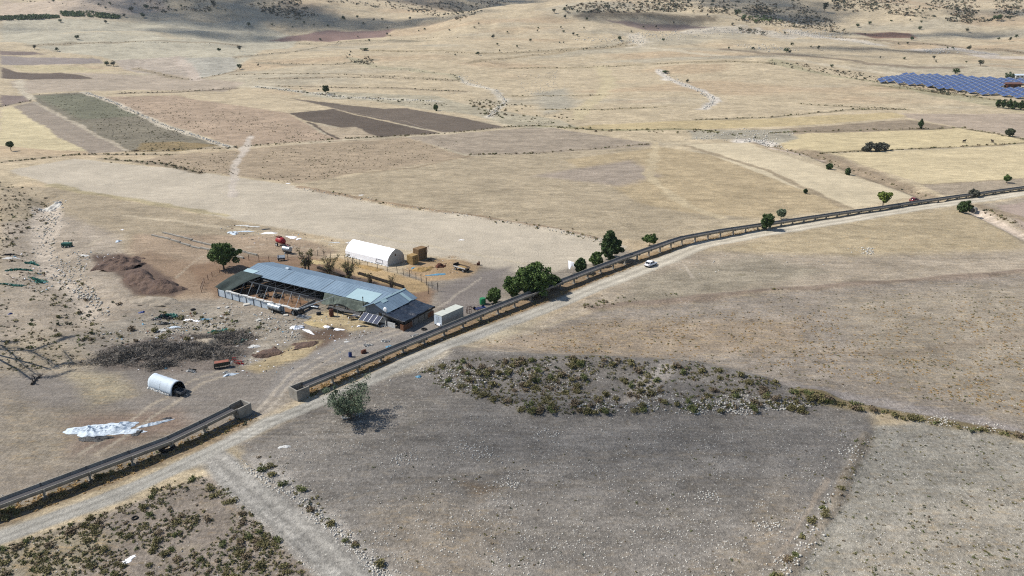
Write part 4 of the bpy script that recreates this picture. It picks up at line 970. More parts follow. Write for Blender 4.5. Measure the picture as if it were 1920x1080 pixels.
# dark scrub on the far rocky hills
hp = []; hs = []
for poly, n, a, b in [([(1060,12),(1130,0),(1500,0),(1480,25),(1380,30),(1300,22),(1050,26)], 520, 1.5, 4.5), ([(1380,10),(1500,5),(1560,40),(1600,66),(1520,55),(1420,45),(1380,40)], 520, 1.2, 3.2), ([(1560,0),(1920,0),(1920,30),(1820,45),(1650,25),(1560,20)], 640, 1.5, 4.5),
    ([(480,0),(560,0),(600,30),(560,38),(490,24)], 140, 2, 5), ([(600,2),(960,2),(900,22),(860,40),(760,20)], 260, 1.5, 4.5), ([(280,15),(480,8),(480,20),(300,24)], 60, 1.5, 4), ([(1385,50),(1440,60),(1440,68),(1385,60)], 60, 1, 3), ([(20,0),(480,0),(400,10),(100,12)], 50, 1, 3), ([(640,98),(700,108),(700,122),(660,118)], 60, .8, 2.2), ([(1440,120),(1640,155),(1925,205),(1925,195),(1640,142),(1440,110)], 300, .8, 2.0)]:
    for q in PB(area_pts(poly, int(n * 2.2))): hp.append(q); hs.append(a * .6 + (b * 1.25 - a * .6) * random.random() ** 2.2)
HILL = []
for i in range(5):
    r_ = np.random.default_rng(400 + i); V, Fc = leaves([(r_.uniform(-.5, .5), r_.uniform(-.4, .4), .3) for _ in range(4)], r_.uniform(.25, .45, 4), 30, .22, .7, r_, .6); V[:, 2] = np.maximum(V[:, 2], 0)
    HILL.append((V, Fc, L_far if i % 3 else L_shrub3))
bulk('hillside_scrub', hp, hs, HILL, 'dark scrub and rocks covering the far hillsides', 'scrub')

wq = PB(area_pts([(-20,33),(60,29),(110,29),(112,34),(60,37),(-20,39)], 420, extra=.6) + area_pts([(112,22),(170,22),(225,30),(222,36),(170,32),(118,31)], 380, extra=.6) + area_pts([(1400,32),(1440,30),(1470,40),(1410,42)], 40, extra=1))
bulk('distant_wood', wq, [random.uniform(2.2, 4.6) for _ in wq], [(V, Fc, L_oak) for V, Fc, m in HILL], 'dark green strip of planted trees across the far upper left slope', 'wood', 1.3)
# loose stones
STV = []
for i in range(5):
    m = MB().ball((0, 0, .2), .5, (1, .8, .6), 6, 4, .22); STV.append((np.array(m.v), np.array([f for f in m.f if len(f) == 4]), M_stone))
tp = []; ts = []
for poly, n, a, b in [([(480,860),(720,750),(1000,790),(1600,795),(1450,1085),(700,1085)], 5200, .08, .26), ([(1640,800),(1925,835),(1925,1090),(1490,1090)], 1500, .08, .2), ([(1080,760),(1200,740),(1400,740),(1540,760),(1400,778),(1100,775)], 1000, .15, .45),
    ([(900,690),(1100,680),(1160,720),(1000,740)], 260, .15, .4), ([(60,390),(110,375),(200,590),(60,500)], 500, .2, .7), ([(150,580),(560,610),(560,640),(200,640)], 500, .15, .5), ([(700,712),(840,668),(960,690),(880,740)], 350, .15, .45),
    ([(410,562),(540,596),(560,640),(430,590)], 90, .2, .6), ([(1690,770),(1925,800),(1925,818),(1700,790)], 260, .1, .35), ([(-20,1035),(375,895),(590,1090),(-20,1100)], 350, .08, .25), ([(900,640),(1925,520),(1925,780),(1300,680)], 500, .1, .25),
    ([(1240,485),(1560,470),(1560,500),(1300,520)], 60, .2, .5), ([(1570,462),(1640,466),(1640,478),(1560,474)], 70, .3, .7), ([(1395,262),(1440,258),(1480,284),(1440,272)], 120, .4, 1.2)]:
    for q in PB(area_pts(poly, n)): tp.append(q); ts.append(a + (b - a) * random.random() ** 2)
for line, n, sp_, a, b in [([(445,870),(560,935),(640,1005),(725,1085)], 900, 8, .1, .4), ([(415,915),(500,985),(600,1085)], 250, 5, .08, .25), ([(1465,1085),(1520,1000),(1622,815)], 200, 8, .1, .45), ([(110,375),(85,450),(130,530),(200,590)], 300, 8, .2, .8),
    ([(560,352),(760,388),(1000,424),(1130,452)], 260, 3, .2, .6), ([(860,143),(930,170),(950,190),(915,220)], 120, 3, .6, 1.4), ([(1240,134),(1300,165),(1340,190),(1318,205)], 160, 3, .6, 1.6), ([(160,173),(300,232),(430,276)], 200, 3, .4, 1.), ([(0,940),(470,790)], 120, 10, .1, .35), ([(560,750),(900,620)], 200, 8, .1, .4)]:
    for q in PB(area_pts(None, n, line, sp_)): tp.append(q); ts.append(a + (b - a) * random.random() ** 2)
for q in [(880,838),(1020,815),(905,852),(1590,845),(862,690),(1250,745),(1180,760),(760,860),(1440,985),(1130,745),(960,905),(1330,930),(1470,1050)]:
    for k_ in PB([(q[0] + random.gauss(0, 16), q[1] + random.gauss(0, 6)) for _ in range(55)]): tp.append(k_); ts.append(random.uniform(.1, .34))
for pts, s_, d_ in Lp:
    if s_ >= .7:
        for k_ in PB(area_pts(None, int(.8 * sum(math.dist(a, b) for a, b in zip(pts[:-1], pts[1:]))), pts, 1.2)): tp.append(k_); ts.append(random.uniform(.5, 1.5))
for poly, n in [([(1070,75),(1180,62),(1330,50),(1420,60),(1330,72),(1180,82)], 500), ([(1390,60),(1480,55),(1600,66),(1560,74),(1440,62)], 300), ([(1370,85),(1440,82),(1500,95),(1440,98)], 160), ([(1730,93),(1790,90),(1800,100),(1740,102)], 120), ([(970,135),(1045,130),(1045,175),(975,178)], 200), ([(1280,262),(1400,240),(1490,250),(1460,268)], 160), ([(1380,20),(1500,20),(1600,62),(1480,60)], 300), ([(1620,0),(1925,0),(1925,25),(1700,30)], 260), ([(1120,2),(1400,0),(1300,18),(1100,24)], 300)]:
    for k_ in PB(area_pts(poly, n)): tp.append(k_); ts.append(random.uniform(.3, 1.2) if poly[0][1] > 100 else random.uniform(.5, 2.2))
_tq = [(p, s) for p, s in zip(tp, ts) if dpoly(np.array([p[0]]), np.array([p[1]]), ROADW)[0] > 2.2 and dpoly(np.array([p[0]]), np.array([p[1]]), TRACKW)[0] > 1.5]
bulk('loose_stones', [q[0] for q in _tq], [q[1] for q in _tq], STV, 'pale limestone stones strewn over the fields and track sides', 'stones')
# ------------------------------------------------------------------ the long shed (local frame: x along the front wall, y away from the camera)
BO = (-73.0, 159.0); BA = R(-30)
def bw(x, y, z=0):
    return Vector((BO[0] + x * math.cos(BA) - y * math.sin(BA), BO[1] + x * math.sin(BA) + y * math.cos(BA), z))
SH = thing('livestock_shed', 'long low livestock shed with weathered blue grey sheet roof and white panel wall', 'shed', (*BO, 0), BA)
def sheetroof(name, x0, x1, prof, m, parent, th=.08, rib=.9, wav=.05):
    """roof sheet along local x; prof = [(y,z)..]; shallow ribs run down the slope"""
    n = int((x1 - x0) / rib); b = MB(); vs = []; fs = []
    xs = []
    for i in range(n + 1):
        x = x0 + (x1 - x0) * i / n; xs += [(x, 0)] + ([(x + .04, .035), (x + .14, .035), (x + .18, 0)] if i < n else [])
    k = len(xs)
    for y, z in prof:
        for x, dz in xs: vs.append((x, y, z + dz + wav * noise(x, y, 5, 3)))
    for j in range(len(prof) - 1):
        for i in range(k - 1): fs.append((j * k + i, j * k + i + 1, (j + 1) * k + i + 1, (j + 1) * k + i))
    o0 = len(vs); vs += [(x, y, z - th) for x, y, z in vs]
    fs += [tuple(q + o0 for q in f[::-1]) for f in fs]
    L = len(prof) - 1
    for i in range(k - 1):
        fs.append((i, o0 + i, o0 + i + 1, i + 1)); fs.append((L * k + i + 1, o0 + L * k + i + 1, o0 + L * k + i, L * k + i))
    for j in range(L):
        fs.append((j * k, (j + 1) * k, o0 + (j + 1) * k, o0 + j * k)); fs.append((j * k + k - 1, o0 + j * k + k - 1, o0 + (j + 1) * k + k - 1, (j + 1) * k + k - 1))
    b.add(vs, fs); return b.obj(name, m, parent)
roof = sheetroof('roof', -1.2, 44.2, [(8.5, 3.45), (11.2, 4.0), (13.9, 4.55), (16.4, 4.0), (18.8, 3.45)], M_roof, SH, rib=1.0)
for x in (12.3, 26.2): MB().slab([(x, 8.42, 3.51), (x + .06, 8.42, 3.51), (x + .06, 13.9, 4.62), (x, 13.9, 4.62)], .02).obj('sheet_joint', M_steel, roof)
MB().slab([(34.6, 8.36, 3.55), (42.2, 8.36, 3.55), (42.2, 12.6, 4.42), (34.6, 12.6, 4.42)], .05).obj('skylight', M_roofl, roof)
MB().slab([(-1.3, 8.7, 3.63), (2.4, 8.7, 3.63), (3.0, 10.6, 4.03), (-1.3, 10.6, 4.03)], .05).obj('skylight', M_roofl, roof)
# posts, beams and trusses of the open front
for y, z in ((5.4, 3.0), (8.7, 3.4)):
    for i in range(10 if y < 8 else 13):
        x = .6 + i * 2.75 if y < 8 else .6 + i * 3.4
        MB().box((x, y, z / 2), (.12, .12, z)).obj('post', M_steel, SH)
MB().box((13.0, 5.4, 3.05), (25.4, .14, .16)).obj('front_beam', M_steel, SH)
for i in range(10):
    x = .6 + i * 2.75; MB().tube([(x, 5.4, 3.05), (x + .1, 8.9, 3.3)], .05, 5).tube([(x, 5.4, 3.0), (x + 1.3, 8.7, 2.4)], .035, 5).obj('rafter', M_steel, SH)
    if i < 9: MB().tube([(x + .3, 5.4, 2.95), (x + .5, 3.2, .1)], .045, 5).obj('brace', M_galv, SH)
MB().box((21.5, 18.6, 1.6), (45, .16, 3.2)).obj('back_wall', M_block, SH)
MB().box((-1.0, 13.7, 1.6), (.16, 10, 3.2)).obj('end_wall', M_block, SH)
MB().box((21, 9.6, .45), (40, .3, .9)).obj('feed_wall', M_block, SH)
# white panel wall along the yard
fw = MB().box((11.6, 0, .9), (23.2, .12, 1.7)).obj('panel_wall', M_sheet, SH)
for i in range(10): MB().box((.1 + i * 2.55, -.1, .95), (.10, .12, 1.9)).obj('wall_post', M_darkw, fw)
m = MB(); 
for i in range(26):
    x = 3.6 + i * .95; m.box((x, .05 + .08 * math.sin(i * 1.3), 1.9 + .07 * math.sin(i * 2.1)), (1.0, .55, .22), rx=.2 * math.sin(i))
m.obj('rolled_cover', M_rag, SH)
MB().box((0, 4.4, .8), (.12, 8.8, 1.5)).obj('side_rail', M_darkw, SH)
MB().box((25.6, 3.9, .8), (.15, 7.8, 1.2), rz=.12).obj('side_rail', M_block, SH)
MB().tube([(25.2, 0, .9), (31.5, 8.6, 3.3)], .07, 6).tube([(24.6, .2, .3), (30, 8.4, 2.6)], .06, 6).obj('loose_pole', M_galv, SH)
MB().box((12.8, 4.2, .02), (25, 8.2, .1)).obj('yard_floor', M_soilpen, SH)
def drape(name, m, parent, fn, nu, nv, crump=.08, sc=1.2, seed=0):
    """cloth from fn(u,v)->point"""
    vs = []
    for j in range(nv + 1):
        for i in range(nu + 1):
            p = Vector(fn(i / nu, j / nv)); k = noise(p.x * 1.0 + seed, p.y + p.z, sc, seed) + .5 * noise(p.x + seed, p.y - p.z, sc / 2.3, seed + 5)
            e = min(1, 4 * min(i / nu, 1 - i / nu, j / nv, 1 - j / nv) + .35); vs.append((p.x, p.y, p.z + float(k) * crump * e))
    fs = [(j * (nu + 1) + i, j * (nu + 1) + i + 1, (j + 1) * (nu + 1) + i + 1, (j + 1) * (nu + 1) + i) for j in range(nv) for i in range(nu)]
    o = MB().add(vs, fs).obj(name, m, parent, True); md = o.modifiers.new('thick', 'SOLIDIFY'); md.thickness = .03; return o
# dark net canopy at the left end, sagging from the roof to the wall
def cf(u, v):
    x = -1.4 + 6.6 * u * (1 - .25 * (1 - v)) ; y = 9.0 * v + (1 - v) * .0; z = 2.0 + 1.75 * math.sin(v * math.pi / 2) + .25 * math.sin(u * 9) * (1 - v) - .5 * u * (1 - v)
    return (x + .5 * v * u * 2, y, z)
drape('shade_net', M_net, SH, cf, 26, 26, .12, 2.4, 3)
drape('shade_net', M_black, SH, lambda u, v: (4 + 7.5 * u, 8.9 - .9 * v * (1 - u), 3.5 - .45 * math.sin(u * 3.14) - .5 * v), 20, 4, .1, 1.2, 5)
drape('hanging_net', M_netl, SH, lambda u, v: (28.0 + 13.5 * u, 8.35 - (1.5 + .6 * math.sin(u * 6.5)) * v, 3.4 - (1.7 + .5 * math.sin(u * 9 + 1)) * v ** .8 - .4 * math.sin(v * 3.14)), 50, 12, .35, .9, 7)
drape('hanging_net', M_black, SH, lambda u, v: (31.0 + 10.0 * u, 6.6 - .6 * v, 1.5 - .5 * v), 30, 4, .3, 1.0, 9)
# cross building
HB = thing('farm_store', 'gabled farm store with pale blue roof set across the end of the long shed', 'building', tuple(bw(45, 7)), BA)
def sub(x, y, z): return (x - 45, y - 7, z)
m = MB(); m.add([sub(*p) for p in [(41.8, 7, 0), (48, 7, 0), (48, 7, 3.1), (44.9, 7, 4.5), (41.8, 7, 3.1), (41.8, 17.2, 0), (48, 17.2, 0), (48, 17.2, 3.1), (44.9, 17.2, 4.5), (41.8, 17.2, 3.1)]],
    [(0, 1, 2, 3, 4), (9, 8, 7, 6, 5), (1, 6, 7, 2), (5, 0, 4, 9), (5, 6, 1, 0)])
m.obj('wall', mat('grey painted block wall', (140, 146, 152), .85, 0, .16, 1.5), HB)
for s, mm in ((-1, M_roof), (1, M_roof)):
    x0 = 44.9; x1 = 44.9 + s * 3.7; b = MB(); n = 11
    for i in range(n):
        y0 = 6.4 + i * 1.0; y1 = y0 + .98
        q = [sub(x0, y0, 4.66), sub(x1, y0, 3.0), sub(x1, y1, 3.0), sub(x0, y1, 4.66)]
        if s < 0: q = q[::-1]
        b.slab(q, .07)
        c = (Vector(sub(x0, y1, 4.70)) + Vector(sub(x1, y1, 3.04))) / 2
        b.box(tuple(c), (4.05, .1, .06), ry=s * math.atan2(1.66, 3.7))
    b.obj('roof', mm, HB)
MB().prism([(-.35, -.1), (0, .06), (.35, -.1), (.35, -.14), (0, .02), (-.35, -.14)], sub(44.9, 6.3, 4.72), sub(44.9, 17.5, 4.72)).obj('ridge_cap', M_roofl, HB)
MB().slab([sub(45.6, 14.6, 4.44), sub(48.5, 14.6, 3.14), sub(48.5, 15.6, 3.14), sub(45.6, 15.6, 4.44)], .04).obj('skylight', M_roofl, HB)
MB().slab([sub(45.1, 8.3, 4.67), sub(46.0, 8.3, 4.27), sub(46.0, 10.1, 4.27), sub(45.1, 10.1, 4.67)], .04).obj('skylight', M_roofl, HB)
wn = MB().box(sub(46.1, 6.93, 2.0), (.8, .08, .9)).obj('window', M_glass, HB); MB().box(sub(46.1, 6.9, 1.52), (1.0, .14, .08)).obj('sill', M_conc, wn)
# lean-to under dark tarpaulin
LE = thing('lean_to', 'lean to shelter roofed with shiny dark blue black tarpaulin beside the farm store', 'shelter', tuple(bw(50, 12)), BA)
def s2(x, y, z): return (x - 50, y - 12, z)
drape('tarpaulin', M_navy, LE, lambda u, v: s2(47.9 + 6.0 * u, 5.9 + 11.1 * v, 2.95 - .75 * u - .15 * math.sin(u * 3.1) + .08 * math.sin(v * 17)), 30, 50, .13, 1.1, 11)
drape('tarpaulin', M_black, LE, lambda u, v: s2(53.9 + .06, 5.9 + 11.1 * u, 2.2 - .45 * v), 50, 3, .08, .9, 12)
drape('tarpaulin', M_black, LE, lambda u, v: s2(48.0 + 5.6 * u, 5.86 - .04 * v, 2.9 - .7 * u - .55 * v), 26, 3, .12, .9, 13)
MB().box(s2(53.6, 12.6, .95), (.12, 7.6, 1.9)).obj('wall', M_block, LE)
MB().box(s2(53.62, 7.2, .65), (.14, 3.2, 1.3)).obj('board_fence', M_brick, LE)
MB().box(s2(53.70, 15.6, .6), (.10, 2.2, 1.2)).obj('board_fence', M_brick, LE)
MB().box(s2(49.6, 6.1, .6), (2.8, .14, 1.2)).obj('low_wall', M_rag, LE)
MB().box(s2(52.0, 6.2, .9), (.12, .12, 1.9)).box(s2(53.5, 6.0, .95), (.14, .14, 2.0)).box(s2(48.6, 6.0, 1.2), (.14, .14, 2.5)).obj('post', M_darkw, LE)
for y in (9.3, 11.0, 13.3): MB().box(s2(53.69, y, 1.05), (.08, .12, 1.8)).obj('post', M_steel, LE)
MB().box(s2(53.0, 5.95, .7), (.9, .1, 1.4)).obj('gate', M_brick, LE)
# satellite dish
p = bw(48.0, 6.5, 0); DI = thing('satellite_dish', 'white satellite dish on the gable corner of the farm store', 'satellite dish', (p.x, p.y, 2.9), BA)
m = MB(); n = 16; vs = [(0, -.16, 0)]; fs = []
for k, (rr_, dy) in enumerate(((.25, -.13), (.48, -.03), (.62, .06))):
    for i in range(n): a = 6.283 * i / n; vs.append((rr_ * math.cos(a) * .92, -dy - .1, rr_ * math.sin(a)))
for i in range(n): fs.append((0, 1 + i, 1 + (i + 1) % n))
for k in range(2):
    for i in range(n): a = 1 + k * n; fs.append((a + i, a + n + i, a + n + (i + 1) % n, a + (i + 1) % n))
o = MB().add([(x, -y, z + .7) for x, y, z in vs], [f[::-1] for f in fs]).obj('dish', mat('white dish paint', (240, 240, 240), .5, 0, .05, 2, k=.8), DI, True); md = o.modifiers.new('t', 'SOLIDIFY'); md.thickness = .03
MB().tube([(0, .2, -.2), (0, .2, .7), (0, 0, .7)], .04, 6).obj('mount', M_steel, DI); MB().tube([(0, .05, .2), (0, -.7, .55)], .02, 5).obj('feed_arm', M_steel, DI)
# solar panels on the ground frame
PV = thing('solar_array', 'tilted array of four dark solar modules on a ground frame before the farm store', 'solar panels', tuple(bw(44.6, 5.4)), BA)
for i in range(4):
    x0 = -2.7 + i * 1.36; q = [(x0, -1.0, .75), (x0 + 1.3, -1.0, .75), (x0 + 1.3, 1.0, 1.9), (x0, 1.0, 1.9)]
    pn = MB().slab(q, .06).obj('module', M_panel, PV)
    m = MB()
    for a, b_ in ((0, 1), (1, 2), (2, 3), (3, 0)): m.tube([Vector(q[a]) + Vector((0, 0, .03)), Vector(q[b_]) + Vector((0, 0, .03))], .035, 4)
    for f in (.33, .66):
        a = Vector(q[0]).lerp(Vector(q[3]), f); b_ = Vector(q[1]).lerp(Vector(q[2]), f); m.tube([a + Vector((0, -.01, .02)), b_ + Vector((0, -.01, .02))], .012, 4)
    m.obj('frame', M_alu, pn)
for x in (-2.5, 0, 2.5): MB().tube([(x, -.85, 0), (x, -.85, .72)], .04, 5).tube([(x, .85, 0), (x, .85, 1.7)], .04, 5).tube([(x, -.85, .1), (x, .85, 1.6)], .03, 5).obj('stand', M_steel, PV)
# chimney pipe and lamp pole
p = bw(40.3, 8.0); o = MB().tube([(0, 0, 0), (0, 0, 4.6)], .09, 8).tube([(0, 0, 4.6), (0, 0, 4.8)], .14, 8).obj('stove_pipe', M_darkw, None, loc=p); tag(o, 'dark stove pipe rising at the near roof edge beside the farm store', 'chimney pipe')
p = bw(36.4, 3.6); o = MB().tube([(0, 0, 0), (0, 0, 3.4)], .05, 7).box((.1, 0, 3.45), (.5, .2, .1)).obj('lamp_pole', M_galv, None, loc=p); tag(o, 'thin grey lamp pole standing on the straw before the sagging net', 'pole')
p = bw(20.5, 14.6, 4.62); o = MB().box((0, 0, .12), (1.1, .8, .24), ry=.1).box((.5, .1, .22), (.7, .6, .2), ry=-.4).obj('roof_hatch', M_sheet, None, loc=bw(9.5, 14.2, 4.6), rz=BA); tag(o, 'small white hatch sticking up on the ridge of the long shed', 'roof hatch')

# ------------------------------------------------------------------ white storage tent
a = Vector((*g(648, 480), 0)); b_ = Vector((*g(727, 500), 0)); d = (b_ - a).normalized(); sdv = Vector((-d.y, d.x, 0)); Lt = (b_ - a).length
TE = thing('storage_tent', 'bright white storage tent with shade grey end wall beyond the animal pen', 'tent', a + d * Lt / 2 + sdv * 3.4, math.atan2(d.y, d.x))
prof = [(-3.4, -.1), (-3.35, 1.7), (-2.7, 2.7), (-1.4, 3.75), (0, 4.35), (1.4, 3.75), (2.7, 2.7), (3.35, 1.7), (3.4, -.1)]
m = MB(); vs = []; n = 12
for i in range(n + 1):
    x = -Lt / 2 + Lt * i / n
    for j, (y, z) in enumerate(prof): vs.append((x, y * (1 + .015 * math.sin(i * 3.1)), z + (.05 * math.cos(i * math.pi) if 1 < j < 7 else 0)))
fs = [(i * 9 + j, (i + 1) * 9 + j, (i + 1) * 9 + j + 1, i * 9 + j + 1) for i in range(n) for j in range(8)]
o = m.add(vs, fs).obj('cover', M_white, TE, False); md = o.modifiers.new('t', 'SOLIDIFY'); md.thickness = .04
ew = mat('shade toned tent end cloth', (226, 220, 208), .8, 0, .08, 1)  # end cloth coloured darker than the cover, the gable's shade put into it
for s in (-1, 1):
    e = MB().add([(s * (Lt / 2 - .03), y * .995, z - .01) for y, z in prof], [tuple(range(9)) if s < 0 else tuple(range(9))[::-1]]).obj('end_wall', ew, TE)
    if s > 0: MB().tube([(Lt / 2 - .02, -.1, 2.6), (Lt / 2 + .02, -.1, 2.6)], .27, 14).obj('vent', M_rust, e)
m = MB(); q = [(3.9, -3.44, .5), (6.9, -3.44, .5), (6.6, -3.42, 1.6), (4.3, -3.42, 1.6)]
for i in range(4): m.tube([q[i], q[(i + 1) % 4]], .04, 5)
m.obj('side_window', M_steel, TE)
m = MB()
for i in range(14): m.ball((-Lt / 2 + .5 + i * 1.3, -3.5 + random.uniform(-.1, .1), .08), .35, (1.5, .7, .5), 8, 5, .2)
m.obj('ground_skirt', M_rag, TE, True)

# ------------------------------------------------------------------ straw bales beside the tent
def bale(m_, size):
    b = MB().box((0, 0, size[2] / 2), size); me = b.mesh('straw_bale', m_); return me
BS = (2.3, 1.15, .88); BM = [bale(M_straw, BS), bale(M_straw2, BS)]
def stack(px, py, rz, nx, ny, nz, mi, lab, grp):
    p = P3(px, py)
    for k in range(nz):
        for j in range(ny):
            for i in range(nx):
                x = (i - (nx - 1) / 2) * 2.34; y = (j - (ny - 1) / 2) * 1.18
                o = link('straw_bale', BM[mi], None, (p.x + x * math.cos(rz) - y * math.sin(rz) + random.uniform(-.04, .04), p.y + x * math.sin(rz) + y * math.cos(rz) + random.uniform(-.04, .04), p.z + k * .885), rz + random.uniform(-.02, .02))
                tag(o, lab, 'straw bale', grp); md = o.modifiers.new('bevel', 'BEVEL'); md.width = .07; md.segments = 2
stack(774, 494, -.62, 1, 2, 3, 0, 'golden straw bale in the lower stack nearest the tent', 'bales in the lower golden stack')
stack(788, 486, -.62, 1, 3, 4, 1, 'brown weathered straw bale in the taller back stack', 'bales in the taller brown stack')
def mound(name, px, py, rx, ry, h, m, label, cat, rz=0, rough=.35, seed=0, n=44, kind=None, ridge=None):
    p = P3(px, py); g1 = np.linspace(-1, 1, n + 1); U, V = np.meshgrid(g1, g1); r = np.hypot(U, V); x = U * rx; y = V * ry
    X = p.x + x * math.cos(rz) - y * math.sin(rz); Y = p.y + x * math.sin(rz) + y * math.cos(rz)
    edge = 1 + .55 * noise(U + seed, V, .55, seed) + .3 * noise(U, V + seed, .22, seed + 1)
    e = np.clip(1 - r ** 1.5 * edge * 1.25, 0, 1)
    k = 1 + rough * fbm(X, Y, max(rx, ry) * .5, 4, seed) + .30 * fbm(X, Y, 1.3, 3, seed + 3)
    Z = H(X, Y) - p.z - .05 + h * e ** .9 * k
    vs = np.stack([x, y, np.where(e > 0, Z, Z - .1)], -1).reshape(-1, 3); ef = e.ravel(); fs = []
    for jj in range(n):
        for ii in range(n):
            f = (jj * (n + 1) + ii, jj * (n + 1) + ii + 1, (jj + 1) * (n + 1) + ii + 1, (jj + 1) * (n + 1) + ii)
            if max(ef[q] for q in f) > 0: fs.append(f)
    o = MB().add([tuple(v) for v in vs], fs).obj(name, m, None, False, p, rz); return tag(o, label, cat, None, kind)
mound('manure_heap', 222, 497, 7.5, 6.5, 2.3, M_manure, 'dark brown manure heap, left and higher end of the row of heaps', 'manure heap', -.3, .5, 2)
mound('manure_heap', 262, 520, 8, 4.6, 1.8, M_manure, 'dark brown manure heap in the middle of the row of heaps', 'manure heap', -.7, .6, 3)
mound('manure_heap', 300, 540, 8.5, 5.0, 2.0, M_manure, 'dark brown manure heap, right hand end nearest the shed', 'manure heap', -.5, .6, 4)
mound('soil_heap', 285, 565, 8, 2.6, 1.0, M_earth, 'pale earth bank in front of the dark manure heaps', 'soil heap', -.15, .5, 5)
mound('soil_heap', 395, 640, 4, 3, .9, M_earth, 'pale sandy heap beside the dead brush pile', 'soil heap', .2, .4, 6)
mound('manure_heap', 505, 664, 3.6, 2.3, .9, M_manure, 'small brown heap beside the golden straw strip', 'manure heap', .2, .4, 7)
mound('manure_heap', 570, 647, 3, 1.8, .6, M_manure, 'low brown heap on the yard just below the white plastic heap', 'manure heap', .2, .4, 8)
mound('straw_heap', 790, 506, 3.6, 2.4, .8, M_straw, 'loose golden straw heap at the foot of the bale stacks', 'straw heap', .2, .6, 9)
mound('straw_heap', 826, 500, 1.6, 1.2, .9, M_rust, 'small rusty brown heap on the straw before the flat trailer', 'heap', .2, .5, 10)
mound('straw_heap', 690, 502, 6.5, 1.8, .5, M_straw, 'long low straw heap lying inside the pen fence', 'straw heap', -.55, .6, 11)
mound('straw_heap', 595, 492, 5, 1.8, .6, M_hay, 'pale straw heap at the left end of the pen', 'straw heap', -.5, .6, 12)
mound('straw_heap', 590, 608, 3.6, 1.6, .35, M_hay, 'pale loose straw spread before the sagging net', 'straw heap', -.4, .6, 13)
mound('stone_heap', 98, 392, 3.6, 5.5, 1.3, M_stone, 'pale stone heap on top of the eroded gully at left', 'stone heap', .2, .9, 14)
mound('stone_heap', 838, 300, .1, .1, .05, M_stone, 'x', 'stone heap')
bpy.data.objects.remove(bpy.data.objects[[o.name for o in bpy.data.objects if o.get('label') == 'x'][0]])

# ------------------------------------------------------------------ dead brush
def brush(px, py, rx, ry, h, n, label, rz=0, seed=1, ln=1.3, cat='brush pile'):
    p = P3(px, py); r_ = np.random.default_rng(seed); V = []; Fc = []
    a = r_.uniform(0, 6.283, n); r = np.sqrt(r_.uniform(0, 1, n)); w_ = 1 + .3 * np.sin(2 * a + seed) + .25 * np.sin(5 * a + 2 * seed) + .2 * np.sin(9 * a + seed) + .25 * r_.normal(size=n) * r; x = rx * r * w_ * np.cos(a); y = ry * r * w_ * np.sin(a)
    X = p.x + x * math.cos(rz) - y * math.sin(rz); Y = p.y + x * math.sin(rz) + y * math.cos(rz)
    z = H(X, Y) + h * (1 - r ** 2) * r_.uniform(.15, 1, n) * np.clip(.7 + 1.1 * noise(X, Y, 2.0, seed), .1, 2)
    d = r_.normal(size=(n, 3)) * np.array([1, 1, .55]); d /= np.linalg.norm(d, axis=1)[:, None]; L = ln * r_.uniform(.4, 1.2, n)[:, None]
    c = np.stack([X - p.x, Y - p.y, z - p.z + .1], 1); s = np.cross(d, r_.normal(size=(n, 3))); s /= np.linalg.norm(s, axis=1)[:, None]; wd = r_.uniform(.02, .05, n)[:, None]
    bend = r_.normal(size=(n, 3)) * .12 * L
    V = np.stack([c - d * L / 2 - s * wd, c - d * L / 2 + s * wd, c + bend + s * wd * .8, c + bend - s * wd * .8, c + d * L / 2 + s * wd * .3, c + d * L / 2 - s * wd * .3], 1).reshape(-1, 3); V[:, 2] = np.maximum(V[:, 2], -.3)
    i = np.arange(n)[:, None] * 6; Fc = np.vstack([i + np.array([[0, 1, 2, 3]]), i + np.array([[3, 2, 4, 5]])])
    return tag(link('brush_pile', npmesh('brush_pile', V, Fc, M_twig), None, p), label, cat)
brush(245, 668, 6.0, 4.0, 1.5, 5200, 'heap of dark dead branches, left end of the brush piles', .1, 1)
brush(312, 655, 6.5, 3.6, 1.3, 5200, 'heap of grey dead branches in the middle, just above the arched shelter', .0, 2)
brush(385, 660, 6.5, 4.2, 1.4, 5600, 'heap of grey dead branches left of the orange cart', .1, 3)
brush(425, 636, 6.0, 2.6, 1.2, 3800, 'heap of dark dead branches, upper right end of the brush piles', .1, 4)
brush(300, 684, 3.2, 1.8, .9, 1800, 'small dark brush heap right behind the arched shelter', .1, 5)
# dark twig mesh standing in for branch shadows at the left edge
def branch_shade(px, py, rz, L, label, seed):
    p = P3(px, py); m = MB(); r_ = random.Random(seed)
    def br(a, d, L, r, k):
        pts = [a]; 
        for i in range(4):
            d = (d + Vector((r_.uniform(-.25, .25), r_.uniform(-.25, .25), r_.uniform(-.12, .1)))).normalized(); q = pts[-1] + d * L / 4; q.z = max(.06, min(q.z, 1.1)); pts.append(q)
        m.tube(pts, [r, r * .8, r * .6, r * .4, r * .15], 5)
        if k > 0:
            for i in range(5): br(pts[r_.randrange(1, 4)].copy(), (d + Vector((r_.uniform(-1, 1), r_.uniform(-1, 1), r_.uniform(-.1, .5)))).normalized(), L * r_.uniform(.35, .6), r * .45, k - 1)
    br(Vector((0, 0, .2)), Vector((math.cos(rz), math.sin(rz), .05)), L, .24, 3)
    o = m.obj('shade_twigs', M_darkw, None, loc=p); tag(o, label, 'dead tree')
